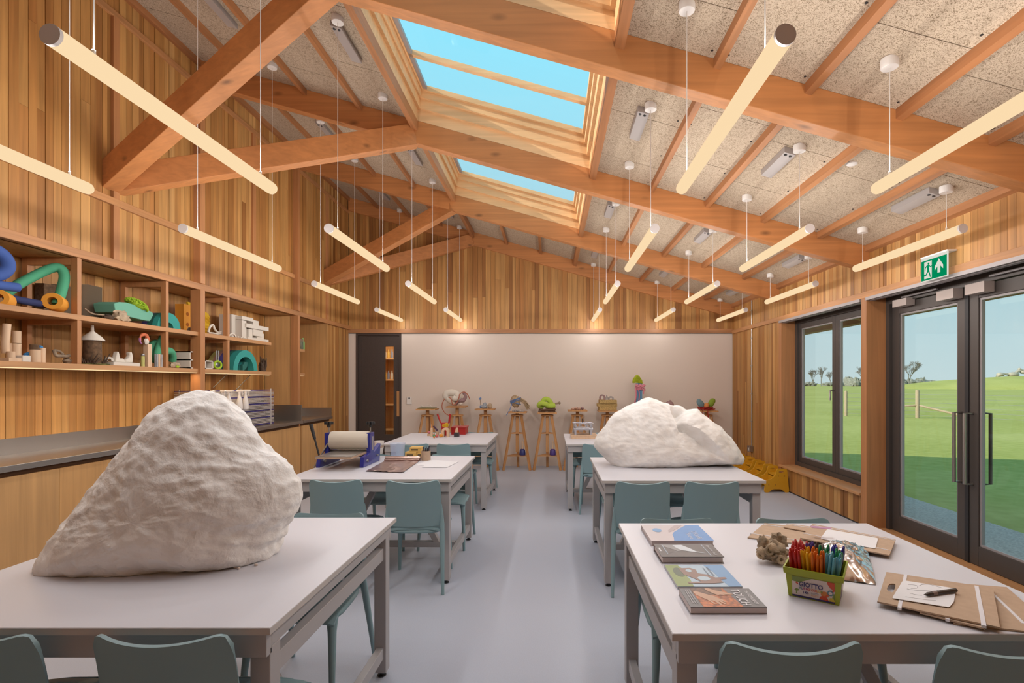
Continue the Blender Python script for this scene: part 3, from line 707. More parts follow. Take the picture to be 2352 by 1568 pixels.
def chair(x, yback, facing, label, rz=0.0):
    """facing +1: looks away from the camera, its back at yback; -1: looks at the camera"""
    if facing > 0: loc, r = (x, yback+.255, 0), rz
    else: loc, r = (x, yback-.255, 0), math.pi+rz
    if not used[0]:
        used[0] = True; proto.location = loc; proto.rotation_euler = (0,0,r); proto['label'] = label; proto['group'] = 'teal chairs'; return proto
    return dup(proto, loc, r, label, 'teal chairs')
for a in ((-1.63,1.40,1,'teal plastic chair cut by the left edge of the photo'), (-1.085,1.40,1,'teal plastic chair in front of the tall rock table, near its leg'),
          (.655,1.36,1,'teal plastic chair in front of the books table, near its left leg'), (1.235,1.34,1,'teal plastic chair in the bottom right corner'),
          (-1.19,2.79,-1,'teal chair tucked behind the tall rock table at its aisle end'), (-1.75,2.79,-1,'teal chair hidden behind the tall plaster rock'),
          (.65,2.68,-1,'teal chair tucked behind the books table beside the blue book'), (1.245,2.68,-1,'teal chair tucked behind the books table beside the card folders'),
          (-1.56,3.69,1,'teal chair in front of the etching press'), (-1.0,3.66,1,'teal chair in front of the press table at its aisle end',.04),
          (.655,3.62,1,'teal chair in front of the long rock table at its aisle end'), (1.15,3.62,1,'teal chair in front of the long rock table at its window end'),
          (-1.52,5.07,-1,'teal chair tucked behind the etching press table, press end'), (-.98,5.07,-1,'teal chair tucked behind the etching press table, aisle end'),
          (.68,4.99,-1,'teal chair tucked behind the long rock table, aisle end'), (1.22,4.99,-1,'teal chair tucked behind the long rock table, window end'),
          (-1.60,5.90,1,'teal chair in front of the red toolbox table, left of two'), (-1.125,5.90,1,'teal chair in front of the red toolbox table, right of two'),
          (.57,5.87,1,'teal chair in front of the small metal press table, aisle end',-.06), (1.08,5.87,1,'teal chair in front of the small press table, hidden by the long rock'),
          (-1.55,7.35,-1,'teal chair tucked behind the red toolbox table, left of two'), (-1.0,7.35,-1,'teal chair tucked behind the red toolbox table, aisle end'),
          (.5,7.26,-1,'teal chair tucked behind the small metal press table, aisle end'), (1.08,7.26,-1,'teal chair tucked behind the small metal press table, window end')):
    chair(*a)
# ---- yellow step stools along the right wall
MT['yellow'] = plain('yellow_polyethylene', (0.60,0.30,0.012), .45)
def rounded(poly, r, n=4):
    out = []; m = len(poly)
    for i in range(m):
        p = Vector(poly[i]); a = Vector(poly[i-1]); b = Vector(poly[(i+1) % m])
        rr = min(r, (a-p).length*.45, (b-p).length*.45)
        s, e = p+(a-p).normalized()*rr, p+(b-p).normalized()*rr
        for k in range(n+1):
            q = k/n; out.append(tuple(s*(1-q)**2 + p*2*q*(1-q) + e*q**2))
    return out
def side_plate(g, y0, y1):
    out = rounded([(-.17,0),(-.16,.07),(-.145,.165),(-.06,.185),(-.01,.245),(.005,.325),(.145,.325),(.155,.18),(.175,0),(.11,0),(.075,.045),(-.06,.045),(-.10,0)], .03)
    hole = [(.03+.072*(i/8) if i <= 8 else .102-.072*((i-9)/8), .278+.011*math.sin(math.pi*(i/8)) if i <= 8 else .278-.011*math.sin(math.pi*((i-9)/8))) for i in range(18)]
    # plate with a slot: upper band split around the slot
    import bmesh
    bm = bmesh.new(); vs = [bm.verts.new((p[0], y0, p[1])) for p in out]; es = [bm.edges.new((vs[i], vs[(i+1) % len(vs)])) for i in range(len(vs))]
    hv = [bm.verts.new((.03+.072*(.5-.5*math.cos(2*math.pi*i/16)), y0, .282+.012*math.sin(2*math.pi*i/16))) for i in range(16)]
    es += [bm.edges.new((hv[i], hv[(i+1) % 16])) for i in range(16)]
    bmesh.ops.triangle_fill(bm, use_beauty=True, edges=es)
    ret = bmesh.ops.extrude_face_region(bm, geom=list(bm.faces))
    bmesh.ops.translate(bm, verts=[v for v in ret['geom'] if isinstance(v, bmesh.types.BMVert)], vec=(0, y1-y0, 0))
    bm.verts.index_update(); g.add([v.co.copy() for v in bm.verts], [tuple(v.index for v in f.verts) for f in bm.faces]); bm.free()
def make_step():
    t = thing('step_stool', 'x', 'step stool')
    for y in (-.15, .13):
        g = G(); side_plate(g, y, y+.02); o = g.build('side_panel', MT['yellow'], t)
        if y < 0:
            for q in ((-.105,.105),(-.02,.105),(.025,.225),(.11,.225)): G().lathe([(.006,-.003),(.006,.002)], 8, at=(q[0], y, q[1]), axis='y').build('bolt', MT['black'], o)
    G().box(-.14,-.0,-.13,.13,.095,.115).build('step', MT['yellow'], t); G().box(.0,.135,-.13,.13,.215,.235).build('step', MT['yellow'], t)
    G().box(.0,.01,-.13,.13,.10,.20).build('riser', MT['yellow'], t)
    return t
ps = make_step()
STL = ['nearest the window sill, in full view', 'second from the window sill', 'third from the window sill', 'fourth, mostly behind the long plaster rock', 'farthest, almost hidden behind the plaster rock']
for i, y in enumerate((7.18, 7.60, 8.00, 8.42, 8.86)):
    if i == 0: ps.location = (3.09, y, 0); ps['label'] = 'yellow plastic step stool '+STL[0]; ps['group'] = 'yellow step stools'; ps.rotation_euler = (0,0,.0)
    else: dup(ps, (3.085, y, 0), 0, 'yellow plastic step stool '+STL[i], 'yellow step stools')

# ---- plaster rocks
def plaster(name, bump=.9):
    m, t, n, b = newmat(name); L = t.links; g = n.new('ShaderNodeNewGeometry')
    a = n.new('ShaderNodeTexNoise'); a.inputs['Scale'].default_value = 9; a.inputs['Detail'].default_value = 7; a.inputs['Distortion'].default_value = .35; L.new(g.outputs['Position'], a.inputs['Vector'])
    w_ = n.new('ShaderNodeTexNoise'); w_.inputs['Scale'].default_value = 60; w_.inputs['Detail'].default_value = 4; L.new(g.outputs['Position'], w_.inputs['Vector'])
    ad = n.new('ShaderNodeMath'); ad.operation = 'MULTIPLY_ADD'; ad.inputs[1].default_value = .12; L.new(w_.outputs[0], ad.inputs[0]); L.new(a.outputs[0], ad.inputs[2])
    bp = n.new('ShaderNodeBump'); bp.inputs['Strength'].default_value = bump; bp.inputs['Distance'].default_value = .022; L.new(ad.outputs[0], bp.inputs['Height']); L.new(bp.outputs[0], b.inputs['Normal'])
    cr = n.new('ShaderNodeValToRGB'); e = cr.color_ramp.elements; e[0].position = .3; e[0].color = (.76,.72,.68,1); e[1].position = .62; e[1].color = (.87,.855,.835,1); L.new(a.outputs[0], cr.inputs[0]); L.new(cr.outputs[0], b.inputs['Base Color'])
    b.inputs['Roughness'].default_value = .9; return m
def rock(name, label, sil, Ym, D, mat, amp, feature=None, n=260, m=110, power=2.5, shrink=.13, lean=0.0, scz=TT):
    pts = [PY(u, v, Ym) for (u, v) in sil]; P2 = [(p.x, p.z) for p in pts]
    L = [0]; k = len(P2)
    for i in range(k): a, b = P2[i], P2[(i+1) % k]; L.append(L[-1]+math.hypot(b[0]-a[0], b[1]-a[1]))
    ring = []
    for i in range(n):
        d = L[-1]*i/n; j = 0
        while L[j+1] < d: j += 1
        q = (d-L[j])/(L[j+1]-L[j]); a, b = P2[j], P2[(j+1) % k]; ring.append((a[0]+(b[0]-a[0])*q, a[1]+(b[1]-a[1])*q))
    ring = [((ring[i-1][0]+2*ring[i][0]+ring[(i+1) % n][0])/4, (ring[i-1][1]+2*ring[i][1]+ring[(i+1) % n][1])/4) for i in range(n)]
    cx = sum(p[0] for p in ring)/n; zmin = scz; zmax = max(p[1] for p in ring); cz = zmin + (zmax-zmin)*.30
    vs = []; fs = []
    for j in range(m+1):
        th = -math.pi/2 + math.pi*j/m
        s = max(0.0, math.cos(th))**(2/power)*(1-shrink*max(0, -math.sin(th))); y = math.copysign(abs(math.sin(th))**(2/power), math.sin(th))
        for i in range(n):
            x = cx+(ring[i][0]-cx)*s; z = cz+(ring[i][1]-cz)*s
            hz_ = max(0, (z-zmin))/(zmax-zmin)
            yy = Ym + y*D*(1-.38*hz_) + lean*hz_
            vs.append(Vector((x, yy, z)))
    W = []
    for j in range(m+1):
        for i in range(n):
            p = vs[j*n+i]
            a = vs[j*n+(i+1) % n]-vs[j*n+i-1]; b = vs[min(j+1,m)*n+i]-vs[max(j-1,0)*n+i]; nn = a.cross(b)
            nn = nn.normalized() if nn.length > 1e-9 else Vector((0, -1 if j == 0 else 1, 0))
            f = mnoise.fractal(p*4.0, 1.0, 2.0, 3)*amp + mnoise.ridged_multi_fractal(Vector((p.x*9, p.y*9, p.z*13)), 1.0, 2.1, 4, 1.0, 2.0)*amp*.5 + mnoise.fractal(Vector((p.x*22+p.z*8, p.y*22, p.z*34)), 1.0, 2.0, 3)*amp*.35 - amp*.5
            if feature: f += feature(p)
            q = p - nn*f if (nn.dot(Vector((p.x-cx, p.y-Ym, p.z-cz))) < 0) else p + nn*f
            q.z = max(q.z, zmin+.0005); W.append(q)
    for j in range(m):
        for i in range(n):
            l = (i+1) % n; fs.append((j*n+i, j*n+l, (j+1)*n+l, (j+1)*n+i))
    fs.append(tuple(range(n))); fs.append(tuple(m*n+i for i in range(n-1,-1,-1)))
    base = Vector((cx, Ym, zmin)); g = G().add([q-base for q in W], fs)
    o = g.build(name, mat, None, True, loc=base); return tag(o, label, 'sculpture')
s1 = [(370,1410),(385,1340),(440,1225),(550,1030),(640,880),(720,770),(800,680),(870,600),(950,480),(1020,370),(1090,260),(1150,210),(1230,165),(1310,120),(1400,103),(1500,108),(1560,150),(1620,205),(1680,265),(1740,350),(1800,430),(1850,505),(1920,560),(2000,600),(2050,650),(2090,720),(2130,780),(2125,900),(2100,1000),(2050,1060),(2000,1120),(2005,1170),(1960,1210),(1940,1310),(1880,1350),(1760,1385),(1650,1385),(1500,1400),(1300,1420),(1100,1440),(900,1470),(800,1462),(650,1465),(500,1455),(400,1455)]
s1 = [(x/3.136, 860+y/3.136) for x, y in s1]
rock('plaster_rock', 'tall peaked white plaster rock on the nearest left table', s1, 2.08, .27, plaster('rough_plaster', 1.0), .016, lean=.03)
s2 = [(30,910),(40,850),(90,760),(160,670),(240,570),(330,470),(450,390),(560,330),(680,280),(760,235),(830,212),(900,220),(980,245),(1060,280),(1130,305),(1190,335),(1290,330),(1370,355),(1450,410),(1530,470),(1620,550),(1720,620),(1830,690),(1960,790),(2080,890),(2180,1000),(2250,1080),(2272,1120),(2260,1180),(2250,1205),(2150,1208),(2000,1208),(1800,1215),(1600,1225),(1420,1240),(1330,1255),(1200,1270),(1100,1270),(980,1265),(880,1265),(700,1275),(500,1278),(400,1270),(330,1245),(280,1190),(230,1150),(150,1080),(90,1020),(45,970)]
s2 = [(1360+x/6.533, 880+y/6.533) for x, y in s2]
def fold(p):                                   # the wing-like fold across the long rock's front
    if p.y > 4.55: return 0.0
    k = F/p.y; u = (U0+p.x*k-1360)*6.533; v = (V0+(H-p.z)*k-880)*6.533
    # line from (1180,330) down to (1330,690), then along (1390,600)-(2050,1150)
    def sm(x): return max(0.0, min(1.0, x))
    f = 0.0
    d = (u-1390)*(-.64)+(v-600)*.768           # >0 below the long edge
    along = (u-1390)*.768+(v-600)*.64
    if along > -120:
        f += .07*sm((40-d)/40)*sm((d+420)/300)*sm((along+120)/130)*sm((980-along)/500)
        if d > 0: f -= .06*sm(d/40)*sm((300-d)/260)*sm((along+60)/100)*sm((850-along)/400)
    d2 = (u-1180)*.92-(v-380)*.39              # >0 right of the notch edge
    if -60 < d2 < 260 and 350 < v < 720: f -= .08*sm((d2+10)/30)*sm((260-d2)/200)*sm((720-v)/60)*sm((v-350)/70)
    return f
rock('plaster_rock', 'long low white plaster rock with a wing-like fold on the right', s2, 4.46, .27, plaster('smooth_plaster', .5), .010, fold, shrink=.065)
# crumbs of plaster by the tall rock
for i, (u, v) in enumerate(((540,1304),(548,1307),(588,1299))):
    p = PZ(u, v, TT); tag(G().blob((0,0,.004),(.007,.006,.005),8,6,.3,3,i).build('plaster_crumb', MT['white'], None, True, loc=p), 'tiny crumb of plaster fallen in front of the tall rock', 'crumb', 'plaster crumbs')
# ================================================================== built-in shelving on the left wall
ZM, ZL = 2.02, 1.645                            # tops of the two shelves
MT['led'] = emit('warm_led_strip', (1.0, .74, .40), 1.15)
su1 = thing('open_shelving', 'long open timber shelving built into the left wall', 'shelving', (0, 0, 0))
YE = 6.62
for zt, nm in ((ZM, 'shelf'), (ZL, 'shelf')):
    G().box(XBK+.001, -3.60, YN+.1, YE, zt-.04, zt).build(nm, MT['oakshelf'], su1, bevel=.002)
for y in (2.1, 3.02, 3.93, 4.83, 5.75):
    dv = G()
    dv.box(-3.655, -3.605, y-.0175, y+.0175, ZL, 2.454)
    o = dv.build('divider', MT['post'], su1, bevel=.002)
    G().box(-4.03, -3.985, y-.0175, y+.0175, ZL, ZM-.04).box(-4.03, -3.985, y-.0175, y+.0175, ZM, 2.454).build('rear_upright', MT['post'], su1)
    G().box(-3.985, -3.655, y-.0175, y+.0175, 2.40, 2.454).build('cross_rail', MT['post'], su1)
    G().box(-3.985, -3.655, y-.0175, y+.0175, ZM-.075, ZM-.04).build('cross_rail', MT['post'], su1)
G().box(-3.628, -3.612, YN+.1, YE-.02, ZL-.046, ZL-.040).build('led_strip', MT['led'], su1)
def led_light(parent, x, y0, y1, z, w_):
    d = bpy.data.lights.new('led_light', 'AREA'); d.shape = 'RECTANGLE'; d.size = .012; d.size_y = y1-y0; d.energy = w_; d.color = (1.0, .72, .42)
    o = bpy.data.objects.new('led_light', d); COL.objects.link(o); o.parent = parent; o.location = (x, (y0+y1)/2, z)
led_light(su1, -3.64, 1.0, 5.20, ZL-.049, 10.5); led_light(su1, -3.64, 5.36, YE-.05, ZL-.049, 3.2)
# second alcove
su2 = thing('alcove_shelving', 'short timber shelves in the narrow alcove past the second post', 'shelving', (0, 0, 0))
for zt in (ZM-.02, ZL): G().box(XBK+.001, -3.68, 7.33, 7.33+.36, zt-.04, zt).build('shelf', MT['oakshelf'], su2, bevel=.002)
G().box(-3.70, -3.685, 7.34, 7.66, ZL-.046, ZL-.040).build('led_strip', MT['led'], su2)
led_light(su2, -3.71, 7.35, 7.64, ZL-.049, 1.2)
# worktops with upstands
wt = thing('worktop', 'long brushed steel worktop with upstand under the shelves', 'worktop', (0, 0, 0))
G().box(XBK, -3.50, YN+.1, 7.27, .925, .965).build('top', MT['steel'], wt, bevel=.002)
G().box(XBK, XBK+.02, YN+.1, 7.27, .965, 1.085).build('upstand', MT['steel'], wt)
G().box(XBK+.02, -3.52, 7.25, 7.27, .965, 1.19).build('end_upstand', MT['steel'], wt)
wt2 = thing('worktop', 'short steel worktop in the narrow alcove past the second post', 'worktop', (0, 0, 0))
G().box(XBK, -3.52, 7.335, Y2-.005, .925, .965).build('top', MT['steel'], wt2, bevel=.002)
G().box(XBK, XBK+.02, 7.335, Y2-.005, .965, 1.10).build('upstand', MT['steel'], wt2)
G().box(XBK+.02, -3.54, Y2-.025, Y2-.005, .965, 1.10).build('end_upstand', MT['steel'], wt2)
def cupboard(y0, y1, label, xf=-3.54, nd=2):
    t = thing('base_cupboard', label, 'cupboard', (0, (y0+y1)/2, 0), 0, 'base cupboards'); h = (y1-y0)/2
    G().box(XBK+.05, xf-.02, -h, h, .08, .92).build('carcass', MT['dark'], t)
    G().box(XBK+.05, xf-.06, -h, h, 0, .08).build('plinth', MT['dark'], t)
    for k in range(nd):
        a = -h+2*h*k/nd; G().box(xf-.02, xf, a+.002, a+2*h/nd-.002, .085, .885).build('door', MT['ply'], t)
for a in ((1.2,2.2,'oak base cupboard nearest the viewer, out of frame at left'),(2.2,3.2,'oak base cupboard at the left edge of the photo'),(3.2,4.2,'oak base cupboard with the visible door joint left of the tall rock'),(4.26,5.24,'oak base cupboard hidden behind the tall plaster rock'),(5.32,6.28,'oak base cupboard right of the tall rock'),(6.28,7.26,'oak base cupboard under the drying rack end')): cupboard(*a)
cupboard(7.34, Y2-.005, 'oak base cupboard in the narrow alcove', -3.56, 2)

# ---- print drying rack and spray bottles
MT['wire'] = plain('zinc_wire', (0.62,0.58,0.56), .4, .4)
MT['purple'] = plain('blue_violet_coating', (0.055,0.045,0.22), .45)
dk = thing('drying_rack', 'blue and zinc wire print drying rack on the steel worktop', 'drying rack', (-3.82, 6.1, .966))
def tray(z, mt):
    g = G(); a, b = .19, .63
    for sx in (-1, 1): g.tube([(sx*a, -b, z), (sx*a, b, z)], .0045, 5)
    for sy in (-1, 1): g.tube([(-a, sy*b, z), (a, sy*b, z)], .0045, 5)
    for k in range(1, 7): g.tube([(-a+2*a*k/7, -b, z-.002), (-a+2*a*k/7, b, z-.002)], .0022, 4, caps=False)
    for k in range(1, 5): g.tube([(-a, -b+2*b*k/5, z-.002), (a, -b+2*b*k/5, z-.002)], .0022, 4, caps=False)
    return g.build('tray', mt, dk)
for k in range(26): tray(.012+k*.0172, MT['purple'] if k % 5 == 0 else MT['wire'])
for sx, sy in ((-1,-1),(1,-1),(-1,1),(1,1)):
    G().box(sx*.195-.006, sx*.195+.006, sy*.55-.006, sy*.55+.006, 0, .46).build('side_post', MT['wire'], dk)
for u0, v0, u1, v1 in ((525,855,490,890),(578,858,543,894)):
    a, b = PX(u0, v0, -3.72), PX(u1, v1, -3.66); o = dk.location
    G().tube([a-o, b-o], .004, 6).build('hinge_spring', MT['black'], dk)
MT['spray'] = plain('white_hdpe', (0.74,0.68,0.64), .45)
SPL = ['only its head showing above the tall rock', 'rear of the pair by the rock', 'front of the pair by the rock', 'left one of the right-hand pair', 'rightmost of the row']
sp0 = None
for i, (u, X) in enumerate(((487,-3.585),(511,-3.60),(526,-3.565),(550,-3.58),(564,-3.565))):
    Y = X*F/(u-U0); loc = (X, Y, 1.19)
    if sp0 is None:
        sp0 = thing('spray_bottle', 'x', 'spray bottle', loc, 0, 'spray bottles on the drying rack')
        G().lathe([(.0,0),(.030,.002),(.033,.01),(.033,.06),(.028,.10),(.018,.145),(.012,.165),(.012,.19)], 18).build('bottle', MT['spray'], sp0, True)
        hd = G().lathe([(.015,.185),(.016,.205)], 12).box(-.012,.012,-.045,.028,.205,.232).box(-.008,.008,-.055,-.042,.212,.226).build('trigger_head', MT['spray'], sp0, bevel=.005)
        G().tube([(0,-.03,.208),(0,-.036,.185),(0,-.028,.165)], .005, 6).build('trigger', MT['spray'], hd)
        sp0['label'] = 'white spray bottle hung on the drying rack, '+SPL[0]; sp0.rotation_euler = (0,0,.9)
    else: dup(sp0, loc, .9+.3*i, 'white spray bottle hung on the drying rack, '+SPL[i])

# ---- things on the shelves
C = dict(blue=plain('blue_foam', (0.045,0.10,0.34), .8), navy=plain('navy_foam', (0.025,0.035,0.12), .8), green=plain('green_foam', (0.075,0.36,0.20), .8), orange=plain('orange_foam', (0.72,0.30,0.03), .8),
         mint=plain('mint_foam', (0.16,0.42,0.31), .85, bump=.1), lime=plain('lime_chenille', (0.34,0.50,0.03), .95), teal2=plain('teal_eva', (0.03,0.30,0.27), .75), dgreen=plain('dark_green_eva', (0.02,0.14,0.12), .75),
         violet=plain('violet_eva', (0.10,0.08,0.30), .75), pink=plain('dusty_pink_eva', (0.50,0.28,0.22), .75), olive=plain('pale_olive_eva', (0.50,0.48,0.16), .75), yellow=plain('yellow_foam', (0.70,0.43,0.02), .8, bump=.3, bs=40),
         plaster=plain('shelf_plaster', (0.66,0.60,0.53), .9), bone=plain('bone_white', (0.68,0.62,0.54), .8), wood=wood('turned_wood', [(0.62,0.42,0.27),(0.68,0.48,0.32)], 'z', grain=.1), drift=plain('driftwood_grey', (0.30,0.22,0.15), .9, var=.35, vs=25, bump=.5, bs=40),
         dark=plain('dark_twig', (0.075,0.045,0.028), .9, var=.4, vs=30), card=plain('corrugated_card', (0.36,0.29,0.21), .95), cork=plain('dark_cork', (0.13,0.075,0.04), .95, var=.4, vs=40), moss=plain('dry_moss', (0.14,0.14,0.04), 1.0, var=.4, vs=50),
         stone=plain('grey_stone', (0.36,0.33,0.32), .9, var=.25, vs=20, bump=.3, bs=30), tan=plain('tan_stone', (0.46,0.35,0.24), .9, var=.3, vs=20, bump=.3, bs=30), coral=plain('coral_paper', (0.62,0.16,0.07), .8), mauve=plain('mauve_paper', (0.42,0.17,0.36), .8),
         steelgrey=plain('dull_metal', (0.34,0.34,0.35), .4, .8), black=MT['black'], azure=plain('azure_pompom', (0.06,0.25,0.52), .95))
def at(u, v, X): return PX(u, v, X)
def pathpx(L): return [at(*q) for q in L]
def one(g, name, mat, label, cat, smooth=True, base=None, group=None, bevel=0):
    xs = [p[0] for p in g.v]; ys = [p[1] for p in g.v]; zs = [p[2] for p in g.v]
    b = Vector(((min(xs)+max(xs))/2, (min(ys)+max(ys))/2, min(zs))); g.v = [tuple(Vector(p)-b) for p in g.v]
    return tag(g.build(name, mat, None, smooth, bevel, loc=b), label, cat, group)
def many(name, label, cat, parts, smooth=True, group=None):
    V = [p for _, g, _ in parts for p in g.v]
    b = Vector(((min(p[0] for p in V)+max(p[0] for p in V))/2, (min(p[1] for p in V)+max(p[1] for p in V))/2, min(p[2] for p in V)))
    t = thing(name, label, cat, b, 0, group)
    for nm, g, mt in parts:
        g.v = [tuple(Vector(p)-b) for p in g.v]; g.build(nm, mt, t, smooth)
    return t
def spline(P, n=6):
    P = [Vector(p) for p in P]; out = []
    for i in range(len(P)-1):
        a, b, c, d = P[max(i-1,0)], P[i], P[i+1], P[min(i+2,len(P)-1)]
        for k in range(n):
            t = k/n; out.append(.5*((2*b)+(c-a)*t+(2*a-5*b+4*c-d)*t*t+(3*b-a-3*c+d)*t**3))
    out.append(P[-1]); return out
# upper shelf, first bay: bent foam tubes
one(G().tube(spline(pathpx([(8,678,-3.80),(44,652,-3.80),(92,627,-3.78),(122,615,-3.74),(140,617,-3.71),(148,634,-3.69),(143,662,-3.68),(131,699,-3.68)])), .033, 14), 'foam_tube', C['green'], 'green foam tube bent into an arch on the upper shelf', 'foam tube')
one(G().tube(spline([(-3.72,2.95,2.28),(-3.70,3.05,2.385),(-3.68,3.25,2.405),(-3.66,3.42,2.36),(-3.66,3.46,2.27),(-3.68,3.38,2.20),(-3.72,3.2,2.18)]), .040, 14), 'foam_tube', C['blue'], 'blue foam tube looped high at the left edge of the shelves', 'foam tube')
g = G().tube([at(-45,650,-3.66), at(40,660,-3.66)], .031, 16); one(g, 'foam_tube', C['blue'], 'straight blue foam tube with its flat end facing out', 'foam tube')
one(G().tube(spline(pathpx([(12,682,-3.74),(60,692,-3.72),(108,700,-3.71)])), .026, 14), 'foam_tube', C['navy'], 'dark navy foam tube lying along the upper shelf', 'foam tube')
def ring_tube(c, d, ro, ri, l, name, label):
    c, d = Vector(c), Vector(d).normalized(); q = d.to_track_quat('Z', 'Y').to_matrix().to_4x4(); q.translation = c
    prof = [(ri,0),(ro*.96,0),(ro,.006),(ro,l),(ri,l)]
    g = G().lathe(prof+[(ri,0)], 24, caps=False).last(q); return one(g, name, C['orange'], label, 'foam ring')
ring_tube(at(120,691,-3.645), (-.45,.75,-.05), .062, .03, .14, 'foam_ring', 'short hollow orange foam tube resting on the upper shelf edge')
ring_tube(at(-6,684,-3.66), (-.45,.75,-.05), .06, .03, .12, 'foam_ring', 'orange foam ring cut off by the left edge of the photo')
a, b = at(86,650,-4.0), at(116,690,-4.0)
one(G().box(-4.02,-3.95,a.y,b.y,ZM+.002,a.z), 'woven_box', C['cork'], 'dark brown woven box at the back of the upper shelf', 'box', False)
def corr(y0, y1, z1, label):
    g = G(); n = 18; P = []
    for i in range(n+1): P.append((-3.99+(.05 if i % 2 else 0), y0+(y1-y0)*i/n))
    vs = []
    for (x, y) in P: vs += [(x,y,ZM+.002),(x,y,z1),(x+.008,y,z1),(x+.008,y,ZM+.002)]
    fs = [(0,1,2,3),(4*n+3,4*n+2,4*n+1,4*n)]
    for i in range(n):
        for k in range(4): l = (k+1) % 4; fs.append((4*i+k,4*i+4+k,4*i+4+l,4*i+l))
    g.add(vs, fs); one(g, 'corrugated_card', C['card'], label, 'card', False)
corr(at(120,0,-3.98).y, at(170,0,-3.98).y, at(120,652,-3.98).z, 'folded corrugated card standing left of the first divider')
corr(at(190,0,-3.98).y, at(224,0,-3.98).y, at(205,656,-3.98).z, 'folded corrugated card standing right of the first divider')
# upper shelf, second bay
one(G().tube(spline(pathpx([(194,708,-3.68),(208,718,-3.67),(222,722,-3.67),(240,723,-3.67)])), [.006]*18+[.004], 7), 'driftwood_stick', C['drift'], 'crooked grey stick on the upper shelf beside the first divider', 'stick')
p = at(250,722,-3.68); one(G().blob((p.x,p.y,ZM+.022),(.03,.045,.022),12,8,.3,2,1), 'pebble', C['dark'], 'dark brown pebble beside the tan stone', 'stone')
p = at(280,722,-3.66); one(G().blob((p.x,p.y,ZM+.042),(.035,.075,.048),16,10,.5,2.2,4), 'tan_stone', C['tan'], 'lumpy tan stone in front of the mint foam wedge', 'stone')
p = at(256,712,-3.80); one(G().blob((p.x,p.y,ZM+.062),(.04,.05,.065),14,9,.3,2,6), 'pink_stone', C['stone'], 'pinkish grey stone at the left end of the mint foam wedge', 'stone')
def ypoly(px, X0, X1, mat, name, label, cat, X=None, dz=0):
    Xm = X or X1; P = [(at(u,v,Xm).y, at(u,v,Xm).z+dz) for u, v in px]
    return one(G().prism(P, X0, X1, 'yz'), name, mat, label, cat, False, bevel=.006)
ypoly([(262,702),(274,698),(290,699),(320,707),(350,721),(353,727),(345,742),(336,741),(300,733),(266,722)], -3.86, -3.68, C['mint'], 'foam_wedge', 'mint green foam wedge with a lime mitt on top', 'foam block', dz=.018)
def shaggy(c, rx, ry, rz_, n, l, name, mat, label, seed, cat='mitt', tilt=0.0, group=None):
    rr = random.Random(seed); g = G().blob((0,0,0),(rx,ry,rz_),12,8)
    for i in range(n):
        th = math.acos(rr.uniform(-.35,1)); ph = rr.uniform(0,6.283); d = Vector((math.sin(th)*math.cos(ph), math.sin(th)*math.sin(ph), math.cos(th)))
        p = Vector((d.x*rx, d.y*ry, d.z*rz_)); g.tube([p*.9, p+d*l*.6, p+d*l+Vector((0,0,-l*.3))], [.006,.006,.004], 5)
    m = Matrix.Translation(c) @ Matrix.Rotation(tilt, 4, 'X'); g.v = [tuple(m @ Vector(q)) for q in g.v]
    return one(g, name, mat, label, cat, True, group=group)
p = at(314,703,-3.70); shaggy(Vector((p.x,p.y,p.z+.012)), .05, .10, .032, 260, .017, 'chenille_mitt', C['lime'], 'lime green shaggy mitt lying on the mint foam wedge', 3, tilt=-.35)
# upper shelf, third bay
def rainbow(yc, r, ri, X1, depths, mats, name, label):
    t = thing(name, label, 'arch', (X1, yc, 0)); x = 0
    for d, mt in zip(depths, mats):
        g = G().arch(r, ri, 0, d, 22); g.v = [(-x-d+ (q[1]), q[0], q[2]) for q in g.v]
        g.build('arch_layer', mt, t, True); x += d
    return t
o = rainbow(4.93, .15, .055, -3.66, (.05,.05,.05,.05,.05), (C['teal2'],C['dgreen'],C['violet'],C['pink'],C['pink']), 'foam_arch', 'small layered foam arch with teal front on the upper shelf'); o.location.z = ZM+.001
t = many('foam_column', 'orange foam column with two round holes on the upper shelf', 'foam block', [('column', G().prism([(-.045,-.05),(.045,-.05),(.045,.06),(-.045,.06)],0,.30,'xy').last(Matrix.Translation((-3.86,at(420,0,-3.86).y,ZM+.002))), C['orange'])], False)
cy = at(420,0,-3.86).y
for zz in (.09,.20): G().lathe([(.02,-.003),(.02,.001)],16,axis='x',at=(.046,.0,zz)).build('hole_disc', plain('hole_shade_orange_%d' % int(zz*100),(0.36,0.10,0.01),.9), t)  # flat discs stand for holes, inner shade put into a darker orange
g = G(); y0, y1 = at(431,0,-3.83).y, at(478,0,-3.83).y
n, m = 20, 16
def ys_(s, q): return (-3.83+.012*math.sin(14*q*3.1)+.01*math.sin(9*s), y0+(y1-y0)*(s+1)/2, ZM+.003+q*(.33-.10*max(0,s)))
one(grid_shell(ys_, n, m, .02), 'foam_sheet', C['yellow'], 'rough yellow foam sheet standing behind the main post', 'foam sheet')
p = at(442,748,-3.72); shaggy(Vector((p.x,p.y,ZM+.03)), .03,.04,.024, 60, .012, 'wire_bundle', C['drift'], 'small tangled bundle beside the main post', 9, 'bundle')
